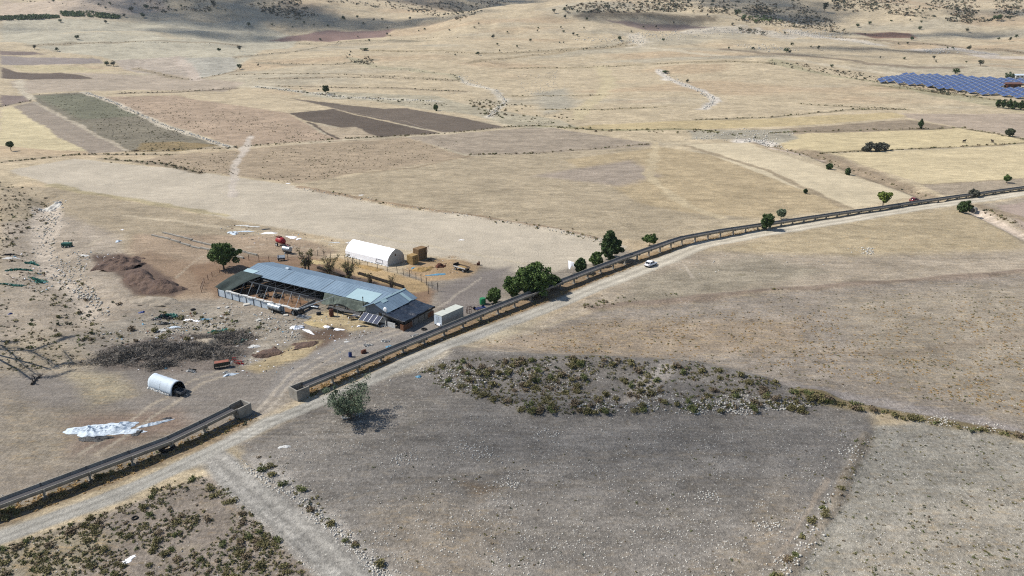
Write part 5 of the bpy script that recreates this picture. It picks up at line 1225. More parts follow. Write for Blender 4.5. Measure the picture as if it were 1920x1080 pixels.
# big sparse tree standing just outside the left edge: only its shade falls inside the frame
def over(px, py, z):
    a = g(px, py); return Vector((a[0], a[1], 0)) + Vector(tosun) * (z / tosun.z)
bp = Vector((-119.5, 133.5, 0)); bp.z = Hs(bp.x, bp.y); TT = thing('bare_tree', 'tall sparse tree at the left edge whose shade falls on the soil', 'tree', bp)
m = MB(); Lv = []; Lr = []
fork = over(-40, 652, 9) - bp
m.tube([(0, 0, -.3), (.3, 0, 4), fork], [.45, .38, .3], 8)
for pts in ([(-30, 640, 13), (10, 638, 16), (32, 641, 18)], [(0, 645, 15), (22, 662, 17), (45, 685, 18), (70, 703, 19)], [(30, 650, 17), (60, 658, 19), (90, 675, 19.5), (112, 690, 20)], [(60, 655, 18), (112, 640, 20), (125, 633, 20.5), (142, 631, 21)],
            [(90, 690, 18), (122, 680, 19), (138, 682, 20), (118, 655, 21)], [(30, 690, 17), (55, 708, 18), (95, 705, 19), (140, 692, 20)]):
    q = [fork] + [over(*a) - bp for a in pts]; m.tube(q, [.26, .2, .15, .08] if len(q) == 4 else [.26, .2, .15, .1, .05], 6)
    for a, b_ in zip(q[1:-1], q[2:]):
        for k in range(6):
            c = a.lerp(b_, k / 6); Lv.append(tuple(c)); Lr.append(.75)
            for _ in range(2): m.tube([c, c + Vector((random.uniform(-1.6, 1.6), random.uniform(-1.8, 1.8), random.uniform(-.6, 1.2)))], [.05, .015], 4)
V, Fc = leaves(Lv, Lr, 3600, .16, 1, np.random.default_rng(5)); link('crown', npmesh('crown', V, Fc, L_grey), TT)
m.obj('trunk', M_bark, TT)
branch_shade(60, 722, R(100), 3.2, 'dark twigs standing in for branch shadows on the soil at the left edge', 3)

# ------------------------------------------------------------------ draped sheets and litter
def shards(n, rx, ry, h, size, seed, rz=0, p=None):
    r_ = np.random.default_rng(seed); a = r_.uniform(0, 6.283, n); q = r_.uniform(0, 1, n) ** .6; w_ = 1 + .4 * np.sin(3 * a + seed) + .25 * np.sin(5 * a + 2 * seed)
    x = rx * q * w_ * np.cos(a); y = ry * q * w_ * np.sin(a); X = p.x + x * math.cos(rz) - y * math.sin(rz); Y = p.y + x * math.sin(rz) + y * math.cos(rz)
    hz = h * np.clip(.5 + .9 * noise(X, Y, 1.1, seed), .05, 1.4) * (1 - q ** 3); c = np.stack([x, y, H(X, Y) - p.z + .04 + hz * r_.uniform(.3, 1, n)], 1)
    nn = r_.normal(size=(n, 3)) * np.array([1, 1, .9]); nn[:, 2] += .5; nn /= np.linalg.norm(nn, axis=1)[:, None]; u = np.cross(nn, r_.normal(size=(n, 3))); u /= np.linalg.norm(u, axis=1)[:, None]; v = np.cross(nn, u)
    s1 = size * r_.uniform(.4, 1.4, n)[:, None]; s2_ = size * r_.uniform(.25, .9, n)[:, None]
    V = np.stack([c - u * s1, c - v * s2_, c + u * s1, c + v * s2_], 1).reshape(-1, 3); return V, np.arange(4 * n).reshape(-1, 4)
def sheet(name, px, py, rx, ry, h, m, label, cat, rz=0, seed=0, irr=.35, n=26, kind=None, group=None, parent=None, second=None, loose=None):
    p = P3(px, py)
    if loose is None: loose = name == 'netting_heap' or cat in ('rags', 'litter')
    if loose:
        V, Fc = shards(int(150 + 60 * rx * ry), rx, ry, h, .28 if m is M_teal else .24, seed, rz, p)
        me = npmesh(name, V, Fc, m)
        if second or m is M_teal:
            me.materials.append(second or M_tealb); r_ = np.random.default_rng(seed); me.polygons.foreach_set('material_index', (r_.uniform(size=len(Fc)) < .45).astype(np.int32)); me.update()
        return tag(link(name, me, None, p, rz), label, cat, group, kind)
    r_ = random.Random(seed); ph = [r_.uniform(0, 6.28) for _ in range(5)]; na = n * 3; nr = max(8, n // 2)
    a = np.arange(na) / na * 6.2832
    o_ = 1 + irr * (.5 * np.sin(2 * a + ph[0]) + .35 * np.sin(3 * a + ph[1]) + .3 * np.sin(5 * a + ph[2]) + .2 * np.sin(9 * a + ph[3]) + .12 * np.sin(17 * a + ph[4]))
    q = (np.arange(1, nr + 1) / nr)[:, None]; x = (rx * q * (o_ * np.cos(a))[None, :]); y = (ry * q * (o_ * np.sin(a))[None, :])
    X = p.x + x * math.cos(rz) - y * math.sin(rz); Y = p.y + x * math.sin(rz) + y * math.cos(rz)
    k = .25 + 1.1 * (1 - np.abs(noise(X + Y * .3, Y, 1.2, seed))) ** 2 * (.6 + .5 * noise(X, Y, 2.0, seed + 7)) + .3 * (1 - np.abs(noise(X, Y, .5, seed + 3))) ** 3
    z = H(X, Y) - p.z + .03 + h * (1 - q ** 2.2) * k * .8
    vs = [(0, 0, h * .6)] + [tuple(v) for v in np.stack([x, y, z], -1).reshape(-1, 3)]
    fs = [(0, 1 + i, 1 + (i + 1) % na) for i in range(na)]
    for j in range(nr - 1):
        for i in range(na): b_ = 1 + j * na; fs.append((b_ + i, b_ + na + i, b_ + na + (i + 1) % na, b_ + (i + 1) % na))
    o = MB().add(vs, fs).obj(name, m, None, False, p, rz)
    if second:
        o.data.materials.append(second)
        for f in o.data.polygons:
            c = f.center
            if float(noise(c.x + seed, c.y * 1.5, 1.0, seed + 9)) > .1: f.material_index = 1
    return tag(o, label, cat, group, kind)
sheet('plastic_sheet', 190, 806, 4.7, 2.2, .95, M_sheet, 'large crumpled pale blue white plastic sheet beside the lower channel', 'plastic sheet', .08, 1, .3, 30)
sheet('plastic_sheet', 178, 823, 2.6, .8, .5, M_black, 'black underside of plastic bunched below the big white sheet', 'plastic sheet', .05, 2, .3, 22)
sheet('plastic_sheet', 240, 810, 2.4, .85, .4, M_sheet, 'narrow neck of white plastic trailing right from the big sheet', 'plastic sheet', .1, 3, .3, 20)
sheet('plastic_sheet', 257, 812, .9, .8, .35, M_black, 'small black fold between the two white plastic pieces', 'plastic sheet', .6, 31, .3, 16)
sheet('plastic_sheet', 289, 795, 2.5, .5, .35, M_sheet, 'long white plastic strip pointing to the right', 'plastic sheet', .55, 4, .25, 20)
sheet('plastic_sheet', 313, 785, .9, .35, .2, M_black, 'black tip at the right end of the white plastic strip', 'plastic sheet', .3, 5, .25, 14)
W = [('plastic_sheet', 437, 437, 2.6, 1.6, .35, M_sheet, 'bluish white plastic at the left end of the rubbish beyond the shed', 'plastic sheet', -.5, 11),
 ('plastic_sheet', 458, 434, 2.8, .9, .3, M_sheet, 'bluish plastic strip in the rubbish beyond the shed', 'plastic sheet', .3, 12),
 ('plastic_sheet', 455, 423, 2.4, .7, .2, M_rag, 'thin white plastic lying farthest back in the rubbish beyond the shed', 'plastic sheet', -.1, 13),
 ('plastic_sheet', 475, 425, 2.4, .7, .2, M_rag, 'white plastic next to the black patch beyond the shed', 'plastic sheet', -.2, 14),
 ('plastic_sheet', 498, 430, 1.5, .8, .3, M_black, 'black plastic patch above the bright white sheet', 'plastic sheet', 0, 15),
 ('plastic_sheet', 504, 437, 2.2, 1.4, .2, M_white, 'bright white sheet lying flat above the red machine', 'plastic sheet', .1, 16),
 ('plastic_sheet', 547, 445, 2.2, 1.4, .5, M_white, 'crumpled white sheet just right of the red machine', 'plastic sheet', -.3, 17),
 ('plastic_sheet', 560, 448, 1.0, .9, .4, M_white, 'small tail of white sheet right of the red machine', 'plastic sheet', 1, 18),
 ('plastic_sheet', 628, 455, 2.2, .5, .25, M_rag, 'white plastic strip left of the white tent', 'plastic sheet', 0, 19),
 ('plastic_sheet', 654, 455, 1.2, .7, .4, M_rag, 'white rag bundle touching the far corner of the tent', 'plastic sheet', .3, 20),
 ('plastic_sheet', 820, 515, 2.4, .9, .3, M_lblue, 'light blue crumpled plastic on the straw right of the pen', 'plastic sheet', .2, 21),
 ('plastic_sheet', 776, 503, .9, .7, .6, M_lblue, 'light blue bundle standing before the golden bale stack', 'bundle', .2, 22),
 ('plastic_sheet', 222, 453, .9, 1.0, .8, M_sheet, 'lone bluish white bundle on the bare ground left of the low walls', 'bundle', .2, 23),
 ('plastic_sheet', 229, 431, .7, .35, .1, M_white, 'small flat white scrap left of the far end of the low walls', 'plastic scrap', .2, 24),
 ('plastic_sheet', 158, 479, 1.6, .8, .25, M_rag, 'white rag on the rubble left of the dark heaps', 'plastic sheet', -.3, 25),
 ('plastic_sheet', 184, 504, 1.8, .7, .2, M_rag, 'pale sheet lying below the left dark heap', 'plastic sheet', .2, 26),
 ('netting_heap', 60, 494, 2.4, 1.2, .5, M_teal, 'teal green netting, upper piece at the far left', 'netting', -.3, 27),
 ('netting_heap', 35, 506, 3.4, 1.1, .4, M_teal, 'teal green netting, middle piece at the left edge', 'netting', .3, 28),
 ('netting_heap', 72, 527, 3.6, 1.2, .5, M_teal, 'long teal green netting trailing down to the right', 'netting', -.6, 29),
 ('netting_heap', 25, 535, 3.0, .9, .2, M_teal, 'faint teal netting spread low at the left edge', 'netting', 0, 30),
 ('plastic_sheet', 20, 484, 2.2, .7, .3, M_rag, 'white plastic over black rags at the left frame edge', 'plastic sheet', .1, 32),
 ('plastic_sheet', 18, 478, 2.2, .7, .4, M_black, 'black rags at the left frame edge behind white plastic', 'rags', .1, 33),
 ('netting_heap', 305, 597, 2.6, 1.2, .6, M_navy, 'dark blue netting at the top of the rubbish slope', 'netting', 0, 34),
 ('netting_heap', 317, 593, 2.4, .8, .5, M_teal, 'blue green netting heap on top of the rubbish slope', 'netting', 0, 35),
 ('plastic_sheet', 305, 608, 1.9, .7, .5, M_black, 'black plastic roll in the middle of the rubbish slope', 'plastic sheet', .3, 36),
 ('plastic_sheet', 300, 620, 2.0, .8, .35, M_rag, 'dirty white sheet across the rubbish slope', 'plastic sheet', .3, 37),
 ('plastic_sheet', 327, 614, 1.9, .8, .4, M_sheet, 'grey blue plastic right of the dirty white sheet on the rubbish slope', 'plastic sheet', .1, 38),
 ('plastic_sheet', 353, 600, 1.0, .45, .3, M_white, 'white sack, left one of the pair on the rubbish slope', 'sack', -.1, 39),
 ('plastic_sheet', 369, 602, .9, .45, .3, M_white, 'white sack, right one of the pair on the rubbish slope', 'sack', 0, 40),
 ('plastic_sheet', 385, 599, 1.4, .5, .3, M_lblue, 'pale blue plastic right of the two white sacks', 'plastic sheet', 0, 41),
 ('netting_heap', 412, 622, 1.9, .8, .5, M_teal, 'faded green net over a low mound on the rubbish slope', 'netting', 0, 42),
 ('netting_heap', 445, 642, 2.0, .9, .6, M_teal, 'dark teal net tangled in the brush heap', 'netting', .2, 43),
 ('plastic_sheet', 476, 650, 1.1, 1.0, .4, M_rag, 'cream white sheet at the right end of the brush heaps', 'plastic sheet', .5, 44),
 ('plastic_sheet', 503, 657, 1.0, .5, .25, M_white, 'small white rag below the cream sheet', 'plastic sheet', .2, 45),
 ('plastic_sheet', 559, 615, 1.8, 1.0, .9, M_white, 'white torn plastic humped over the debris below the yard', 'plastic sheet', -.2, 46),
 ('plastic_sheet', 578, 622, 1.8, .5, .5, M_white, 'white torn strip slanting right of the humped plastic', 'plastic sheet', -.7, 47),
 ('plastic_sheet', 612, 613, 1.0, .6, .4, M_white, 'white bag, left one of the row below the straw yard', 'bag', 0, 48),
 ('plastic_sheet', 622, 616, 1.0, .6, .4, M_white, 'white bag in the middle of the row below the straw yard', 'bag', 0, 49),
 ('plastic_sheet', 635, 618, 1.3, .6, .4, M_white, 'white bag, right one of the row below the straw yard', 'bag', 0, 50),
 ('plastic_sheet', 680, 612, 1.2, .5, .4, M_white, 'white bags lying below the solar modules', 'bag', 0, 51),
 ('plastic_sheet', 723, 611, 1.3, .5, .3, M_rag, 'pale rags lying between solar modules and lean to', 'rags', .3, 52),
 ('plastic_sheet', 667, 592, 1.0, .6, .5, M_white, 'white bundle just left of the solar modules', 'bundle', .3, 53),
 ('plastic_sheet', 241, 1050, .95, .45, .12, M_white, 'lone white sheet lying among the shrubs at the lower left', 'plastic sheet', .9, 54),
 ('plastic_sheet', 650, 641, .55, .4, .2, M_rag, 'small white scrap on the grey yard', 'scrap', .2, 55),
 ('plastic_sheet', 724, 640, .9, .5, .4, M_rag, 'white box and rags beside the channel', 'rags', .2, 56),
 ('plastic_sheet', 730, 650, .8, .5, .3, M_lblue, 'pale blue bag against the channel', 'bag', .2, 57),
 ('plastic_sheet', 690, 648, .9, .6, .25, M_rag, 'pale rubble rag on the yard left of the channel', 'rags', .2, 58),
 ('plastic_sheet', 785, 707, .5, .45, .35, M_lblue, 'bright blue bag on the rubble just right of the road', 'bag', .2, 59),
 ('plastic_sheet', 533, 838, .9, .6, .3, M_rag, 'white torn bag below the road, left of the dark field', 'bag', .2, 60),
 ('plastic_sheet', 865, 450, .9, .4, .12, M_white, 'small white scrap alone on the pale field behind the channel', 'scrap', .2, 61),
 ('plastic_sheet', 19, 589, .45, .4, .4, M_blue, 'small blue bag on the bare ground at far left', 'bag', .2, 62),
 ('plastic_sheet', 265, 586, .8, .5, .5, M_blue, 'bright blue bundle at the top left of the rubbish slope', 'bundle', .2, 63),
 ('plastic_sheet', 432, 703, 1.4, .5, .3, M_sheet, 'grey white plastic lying below the orange cart', 'plastic sheet', .6, 64),
 ('plastic_sheet', 425, 700, .8, .4, .25, M_rag, 'small pale rag left of the grey plastic below the orange cart', 'rags', -.4, 65),
 ('plastic_sheet', 360, 696, 1.1, .5, .35, M_rag, 'pinkish rags and scraps right of the arched shelter', 'rags', -.3, 66),
 ('plastic_sheet', 677, 366, 1.0, .5, .2, M_white, 'small white plastic on the long berm beyond the pale field', 'scrap', 0, 67),
 ('plastic_sheet', 540, 344, 1.4, .5, .2, M_white, 'white plastic at the upper left end of the berm', 'scrap', 0, 68)]
for q in W:
    sheet(q[0], q[1], q[2], q[3] * .9, q[4] * .9, q[5], q[6], q[7], q[8], q[9], q[10], .45, 16, second=(M_black if q[10] in (37, 38, 46, 49, 11, 51, 66) else None))
o = sheet('channel_litter', 768, 646, .8, .35, .2, M_rag, 'white scraps lying in the trough of the long channel', 'litter', .7, 70, .3, 12); o.location.z += 1.45; o.location.x += 1; o.location.y += 1.4
o = sheet('channel_litter', 651, 692, .6, .3, .2, M_rag, 'pale slab lying on the channel rim near its box end', 'litter', .7, 71, .3, 10); o.location.x += .4; o.location.y -= .2

# ------------------------------------------------------------------ arched shelter
a = Vector((*g(279, 727), 0)); b_ = Vector((*g(322, 742), 0)); d = (b_ - a).normalized(); La = 6.6; sdv = Vector((-d.y, d.x, 0))
AR = thing('arched_shelter', 'half round shelter under grey white plastic, dark open end facing right', 'shelter', (b_ - d * La / 2) + sdv * 1.45 + Vector((0, 0, Hs(b_.x, b_.y))), math.atan2(d.y, d.x))
na = 12; vs = []; nx = 14
for i in range(nx + 1):
    for j in range(na + 1):
        t = math.pi * j / na; vs.append((-La / 2 + La * i / nx, -1.45 * math.cos(t), 2.35 * math.sin(t) ** .8 * (1 + .02 * math.sin(i * 2.2 + j))))
fs = [(i * (na + 1) + j, (i + 1) * (na + 1) + j, (i + 1) * (na + 1) + j + 1, i * (na + 1) + j + 1) for i in range(nx) for j in range(na)]
o = MB().add(vs, fs).obj('cover', M_sheet, AR, True); md = o.modifiers.new('t', 'SOLIDIFY'); md.thickness = .05; md.offset = -1
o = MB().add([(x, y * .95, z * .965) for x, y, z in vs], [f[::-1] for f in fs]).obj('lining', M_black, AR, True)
MB().add([(-La / 2 + .03, y, z) for x, y, z in vs[:na + 1]], [tuple(range(na + 1))]).obj('end_wall', M_navy, AR)
m = MB(); 
for x in (-La / 2, 0, La / 2 - .05): m.tube([(x, -1.42 * math.cos(math.pi * j / 10), 2.3 * math.sin(math.pi * j / 10) ** .8) for j in range(11)], .05, 5)
m.obj('hoops', M_darkw, AR)
m = MB(); m.box((0, 0, .02), (6, .1, .05))
for i in range(12): m.ball((-3 + i * .5, -1.55 + random.uniform(-.08, .08), .15), .3, (1, .5, .9), 7, 4, .2)
m.obj('side_skirt', M_rag, AR)
p = b_ + sdv * 1.2 + d * .9; CT = thing('metal_cart', 'small dark open cart parked in the mouth of the arched shelter', 'cart', (p.x, p.y, Hs(p.x, p.y)), math.atan2(d.y, d.x))
m = MB(); m.box((0, 0, .62), (1.9, 1.2, .08))
for s in (-1, 1): m.box((0, s * .6, .82), (1.9, .06, .4)); m.box((s * .95, 0, .82), (.06, 1.14, .4))
m.obj('tray', M_steel, CT)
for s in (-1, 1): MB().tube([(0, s * .7, .32), (0, s * .86, .32)], .32, 14).obj('wheel', M_tyre, CT)
MB().tube([(.95, 0, .55), (1.9, 0, .35)], .05, 6).obj('drawbar', M_steel, CT)

# ------------------------------------------------------------------ container, vehicles and machines
a = Vector((*g(817, 611), 0)); b_ = Vector((*g(829, 614), 0)); c_ = Vector((*g(873, 594), 0)); d = (c_ - b_).normalized(); rz = math.atan2(d.y, d.x); sdv = Vector((-d.y, d.x, 0))
CO = thing('container', 'grey white steel container standing beside the channel', 'container', b_ + d * 3.6 + sdv * 1.2 + Vector((0, 0, .0)), rz)
MB().box((0, 0, 1.42), (7.1, 2.36, 2.42)).obj('body', M_box, CO)
MB().box((0, 0, 2.67), (7.2, 2.46, .12)).obj('roof', M_boxl, CO)
m = MB()
for i in range(17): m.box((-3.3 + i * .41, -1.2, 1.4), (.16, .06, 2.2))
for i in range(17): m.box((-3.3 + i * .41, 1.2, 1.4), (.16, .06, 2.2))
m.obj('side_ribs', M_box, CO)
for s in (-.6, .6):
    dr = MB().box((-3.58, s, 1.4), (.07, 1.12, 2.2)).obj('door', M_sheet, CO); MB().tube([(-3.65, s * .5, .5), (-3.65, s * .5, 2.3)], .025, 5).obj('lock_bar', M_steel, dr)
MB().box((-3.75, -.35, .55), (.3, 1.0, .45), ry=.3).obj('bag', M_white, CO)
MB().box((0, 0, .11), (6.9, 2.2, .2)).obj('underframe', M_darkw, CO)
MB().box((-.5, 1.0, 2.85), (.18, .18, .3)).obj('vent', M_black, CO)

def wheel(parent, x, y, r=.33, w_=.22, rim=None):
    t = MB().tube([(x, y - w_ / 2, r), (x, y + w_ / 2, r)], r, 20).obj('wheel', M_tyre, parent); s = 1 if y > 0 else -1
    MB().tube([(x, y + s * (w_ / 2 - .02), r), (x, y + s * (w_ / 2 + .012), r)], r * .62, 14).obj('rim', rim or M_alu, t); return t
def loft(secs, name, m, parent, smooth=True, sub=1):
    """closed loft of sections [(x, [(y,z)...])]"""
    n = len(secs[0][1]); vs = [(x, y, z) for x, s in secs for y, z in s]; fs = []
    for i in range(len(secs) - 1):
        for j in range(n): fs.append((i * n + j, i * n + (j + 1) % n, (i + 1) * n + (j + 1) % n, (i + 1) * n + j))
    fs.append(tuple(range(n))[::-1]); fs.append(tuple((len(secs) - 1) * n + j for j in range(n)))
    o = MB().add(vs, fs).obj(name, m, parent, smooth)
    if sub: md = o.modifiers.new('s', 'SUBSURF'); md.levels = sub; md.render_levels = sub
    return o
def car(px, py, rz, paint_, label, suv=True):
    p = P3(px, py); C_ = thing('car', label, 'car', p, rz); hw = .91
    def lower(x, zt, zb=.28, w_=1.0): return (x, [(-hw * w_, zb), (-hw * w_ * 1.0, (zb + zt) / 2), (-hw * w_ * .97, zt - .06), (-hw * w_ * .82, zt), (hw * w_ * .82, zt), (hw * w_ * .97, zt - .06), (hw * w_, (zb + zt) / 2), (hw * w_, zb)])
    loft([lower(-2.2, .82, .38, .86), lower(-2.12, .98, .3, .95), lower(-1.6, 1.04), lower(-.6, 1.02), lower(.6, 1.0), lower(1.0, .98), lower(1.7, .9), lower(2.08, .78, .3, .94), lower(2.2, .6, .36, .82)], 'body', paint_, C_)
    def up(x, z, w_, zb=.96): return (x, [(-w_, zb), (-w_ * .97, zb + (z - zb) * .5), (-w_ * .86, z - .03), (-w_ * .6, z), (w_ * .6, z), (w_ * .86, z - .03), (w_ * .97, zb + (z - zb) * .5), (w_, zb)])
    loft([up(-2.0, 1.04, .74), up(-1.35, 1.46, .79), up(-.6, 1.60, .8), up(.1, 1.58, .8), up(.55, 1.42, .79), up(1.15, 1.02, .76)], 'cabin', M_glass, C_)
    loft([up(-1.5, 1.47, .72, 1.42), up(-.9, 1.61, .74, 1.55), up(-.2, 1.635, .74, 1.57), up(.28, 1.55, .73, 1.5), up(.42, 1.50, .70, 1.46)], 'roof', paint_, C_)
    for s in (-1, 1):
        m = MB()
        for q in ([(-1.95, .80, 1.03), (-1.3, .74, 1.46)], [(-.35, .85, 1.0), (-.35, .76, 1.55)], [(.42, .75, 1.49), (1.15, .80, 1.0)], [(-1.3, .74, 1.47), (-.6, .75, 1.58), (.1, .75, 1.57), (.42, .75, 1.49)]): m.tube([(x, y * s, z) for x, y, z in q], .045, 5)
        m.obj('pillar', paint_, C_)
        for x in (-1.38, 1.38): wheel(C_, x, s * .83, .34)
        MB().box((-2.1, s * .68, .88), (.14, .36, .14)).obj('tail_light', M_light, C_); MB().box((2.06, s * .62, .7), (.16, .36, .13)).obj('headlight', M_head, C_)
        MB().box((.62, s * 1.0, 1.05), (.16, .16, .12)).obj('mirror', paint_, C_)
    MB().box((0, 0, .3), (3.9, 1.6, .2)).obj('chassis', M_black, C_)
    MB().box((-2.2, 0, .46), (.08, 1.4, .18)).obj('rear_bumper', M_black, C_)
    return C_
rdir = lambda x, y, x2, y2: math.atan2(g(x2, y2)[1] - g(x, y)[1], g(x2, y2)[0] - g(x, y)[0])
car(1220, 498.5, rdir(1180, 514, 1270, 478), M_car, 'white hatchback car driving away on the gravel road')
car(1714, 378, rdir(1650, 390, 1760, 371), M_carred, 'dark red car mostly hidden behind the channel')

# red implement, white bowser, grey cart
p = P3(527, 460); T_ = thing('hay_machine', 'red farm machine on wheels on the bare ground beyond the shed', 'farm machine', p, -.6); T_.scale = (1.25, 1.25, 1.2)
loft([(-1.4, [(-.7, .9), (-.75, 1.4), (-.5, 1.9), (.5, 1.9), (.75, 1.4), (.7, .9)]), (-.6, [(-.9, .6), (-1, 1.5), (-.6, 2.3), (.6, 2.3), (1, 1.5), (.9, .6)]), (.7, [(-.9, .6), (-1, 1.5), (-.6, 2.3), (.6, 2.3), (1, 1.5), (.9, .6)]), (1.4, [(-.7, .5), (-.8, 1.1), (-.5, 1.7), (.5, 1.7), (.8, 1.1), (.7, .5)])], 'housing', M_red, T_)
for s in (-1, 1): wheel(T_, -.2, s * 1.1, .48, .3, M_rag)
MB().tube([(1.3, 0, .7), (3.0, 0, .35)], .08, 6).obj('drawbar', M_red, T_); MB().box((1.9, -.9, .6), (1.2, 1.0, .25)).obj('pick_up', M_darkw, T_)
MB().box((-.5, 0, 2.3), (1.3, 1.0, .15)).obj('hatch', M_rust, T_)
def tank(px, py, rz, L, r, label, m_=None, name='water_bowser'):
    p = P3(px, py); T_ = thing(name, label, 'tank trailer', p, rz)
    MB().tube([(-L / 2, 0, r + .55), (-L / 2 + .15, 0, r + .55), (L / 2 - .15, 0, r + .55), (L / 2, 0, r + .55)], [r * .85, r, r, r * .85], 20).obj('tank', m_ or M_galv, T_, False)
    m = MB()
    for x in (-L * .3, 0, L * .3): m.tube([(x - .04, 0, r + .55), (x + .04, 0, r + .55)], r * 1.03, 20)
    m.obj('bands', M_steel, T_)
    for s in (-1, 1): wheel(T_, 0, s * (r + .12), .42, .24, M_rag)
    MB().box((0, 0, .5), (L, .9, .12)).obj('frame', M_darkw, T_); MB().tube([(L / 2, 0, .5), (L / 2 + 1.3, 0, .4)], .06, 6).obj('drawbar', M_darkw, T_)
    MB().tube([(-.1, 0, 2 * r + .5), (-.1, 0, 2 * r + .72)], .25, 12).obj('lid', M_steel, T_)
    return T_
tank(539, 475, -.5, 3.0, .8, 'white tank trailer parked between the red machine and the pen')
tank(517, 585, -.55, 4.2, .72, 'silver cylindrical tank trailer at the foot of the white panel wall')
p = P3(528, 488); T_ = thing('tipped_cart', 'small grey cart tipped on its side behind the shed roof', 'cart', p, .2)
MB().box((0, 0, .9), (2.0, 1.5, .1), rx=.7).box((0, -.6, .7), (2.0, .1, .9), rx=.7).box((-1, .1, .95), (.08, 1.4, .5), rx=.7).box((1, .1, .95), (.08, 1.4, .5), rx=.7).obj('box_body', M_galv, T_)
MB().tube([(-.8, -.7, .35), (-.6, -.7, .35)], .35, 14).tube([(.7, -.7, .35), (.9, -.7, .35)], .35, 14).obj('wheels', M_tyre, T_)
p = P3(575, 493); T_ = thing('scrap_machine', 'heap of grey scrap machinery behind the first pen tree', 'scrap', p, -.4)
m = MB()
for i in range(14): c = Vector((random.uniform(-1.6, 1.6), random.uniform(-.7, .7), random.uniform(.2, .8))); m.box(tuple(c), (random.uniform(.4, 1.3), .15, .2), random.uniform(0, 3), random.uniform(-.5, .5))
m.obj('bars', M_galv, T_); wheel(T_, -.6, .7, .4)
# wagon jumble beside the silver tank
p = P3(556, 590); T_ = thing('farm_implement', 'dark farm implement with a big wheel right of the silver tank trailer', 'farm machine', p, -.45)
m = MB(); m.box((0, 0, .75), (2.6, .2, .2)).box((0, .7, .75), (2.6, .2, .2)).box((-.6, .35, 1.05), (.9, 1.0, .6)).tube([(1.2, .3, .7), (2.8, .3, .4)], .07, 6)
for i in range(5): m.tube([(-.9 + i * .45, .3, .75), (-1.0 + i * .45, -.4, .2)], .05, 5)
m.obj('frame', M_darkw, T_); wheel(T_, -.3, -.6, .62, .3, M_galv); wheel(T_, .8, 1.1, .55, .3, M_galv)
p = P3(570, 596); T_ = thing('drawbar_frame', 'long grey steel frame lying right of the dark implement', 'steel frame', p, -.35)
m = MB()
for y in (-.5, .1, .5): m.box((0, y, .25 + .1 * y), (3.6, .14, .14))
for x in (-1.4, -.2, 1.3): m.box((x, 0, .3), (.12, 1.1, .1))
m.obj('beams', M_galv, T_); wheel(T_, -1.6, .8, .3)
p = P3(586, 578); T_ = thing('feed_trough', 'long grey metal trough on the straw yard', 'trough', p, -.35)
m = MB(); m.add([(-1.7, -.35, .6), (1.7, -.35, .6), (1.7, .35, .6), (-1.7, .35, .6), (-1.6, -.15, .25), (1.6, -.15, .25), (1.6, .15, .25), (-1.6, .15, .25)], [(0, 4, 5, 1), (1, 5, 6, 2), (2, 6, 7, 3), (3, 7, 4, 0), (4, 7, 6, 5)])
o = m.obj('basin', M_galv, T_); md = o.modifiers.new('t', 'SOLIDIFY'); md.thickness = .05
MB().box((-1.3, 0, .14), (.08, .6, .28)).box((1.3, 0, .14), (.08, .6, .28)).obj('feet', M_steel, T_)
p = P3(622, 593); T_ = thing('iron_stove', 'rusty brown upright drum on the straw yard under the sagging net', 'drum', p)
MB().tube([(0, 0, .1), (0, 0, 1.7)], .5, 14).obj('drum', M_rust, T_); MB().tube([(0, 0, 1.7), (.1, 0, 2.1)], .12, 8).box((-.52, 0, .6), (.06, .4, .4)).obj('spout', M_darkw, T_)
p = P3(598, 590); T_ = thing('scrap_barrel', 'dark overturned barrel on the straw yard left of the rusty drum', 'barrel', p, .5)
MB().tube([(-.5, 0, .36), (.5, 0, .36)], .36, 14).obj('body', M_black, T_); MB().tube([(-.3, 0, .36), (-.26, 0, .36)], .38, 14).tube([(.26, 0, .36), (.3, 0, .36)], .38, 14).obj('rings', M_steel, T_)
p = P3(659, 599); T_ = thing('old_bicycle_cart', 'old two wheeled hand cart left of the solar modules', 'cart', p, .3)
for s in (-1, 1):
    m = MB(); m.tube([(.45 * math.cos(a), s * .5, .46 + .45 * math.sin(a)) for a in [k * math.pi / 8 for k in range(17)]], .04, 5, False)
    for k in range(6): m.tube([(0, s * .5, .46), (.45 * math.cos(k), s * .5, .46 + .45 * math.sin(k))], .012, 3)
    m.obj('wheel', M_tyre, T_)
MB().box((.2, 0, .62), (1.5, .8, .1)).tube([(.9, -.3, .65), (1.8, -.3, .8)], .03, 5).tube([(.9, .3, .65), (1.8, .3, .8)], .03, 5).obj('bed', M_wood, T_)
# flat trailer with straw
p = P3(866, 507); T_ = thing('flat_trailer', 'flatbed trailer loaded with straw on the bare yard behind the bale stacks', 'trailer', p, -.72)
MB().box((0, 0, .95), (4.6, 2.1, .14)).obj('bed', M_wood, T_)
m = MB(); m.box((-2.3, 0, 1.35), (.1, 2.1, .8)).obj('headboard', M_darkw, T_)
for s in (-1, 1): MB().box((0, s * 1.02, 1.15), (4.5, .07, .3)).obj('side_board', M_rag if s < 0 else M_wood, T_)
MB().ball((0.3, 0, 1.0), 1.0, (1.8, .85, .25), 14, 8, .1).obj('straw_load', M_straw, T_, True)
for x in (-1.5, 1.5):
    for s in (-1, 1): wheel(T_, x, s * .95, .4, .24)
MB().tube([(2.3, 0, .6), (3.9, 0, .4)], .07, 6).box((0, 0, .75), (4.2, .9, .2)).obj('chassis', M_darkw, T_)
p = P3(897, 497); o = MB().box((0, 0, .35), (.9, .7, .6)).box((.2, .1, .85), (.4, .4, .4)).tube([(-.5, 0, .2), (-1.2, .2, .1)], .06, 5).obj('engine_block', M_rust, None, loc=p); tag(o, 'small dark lump of scrap iron alone on the yard right of the flat trailer', 'scrap')
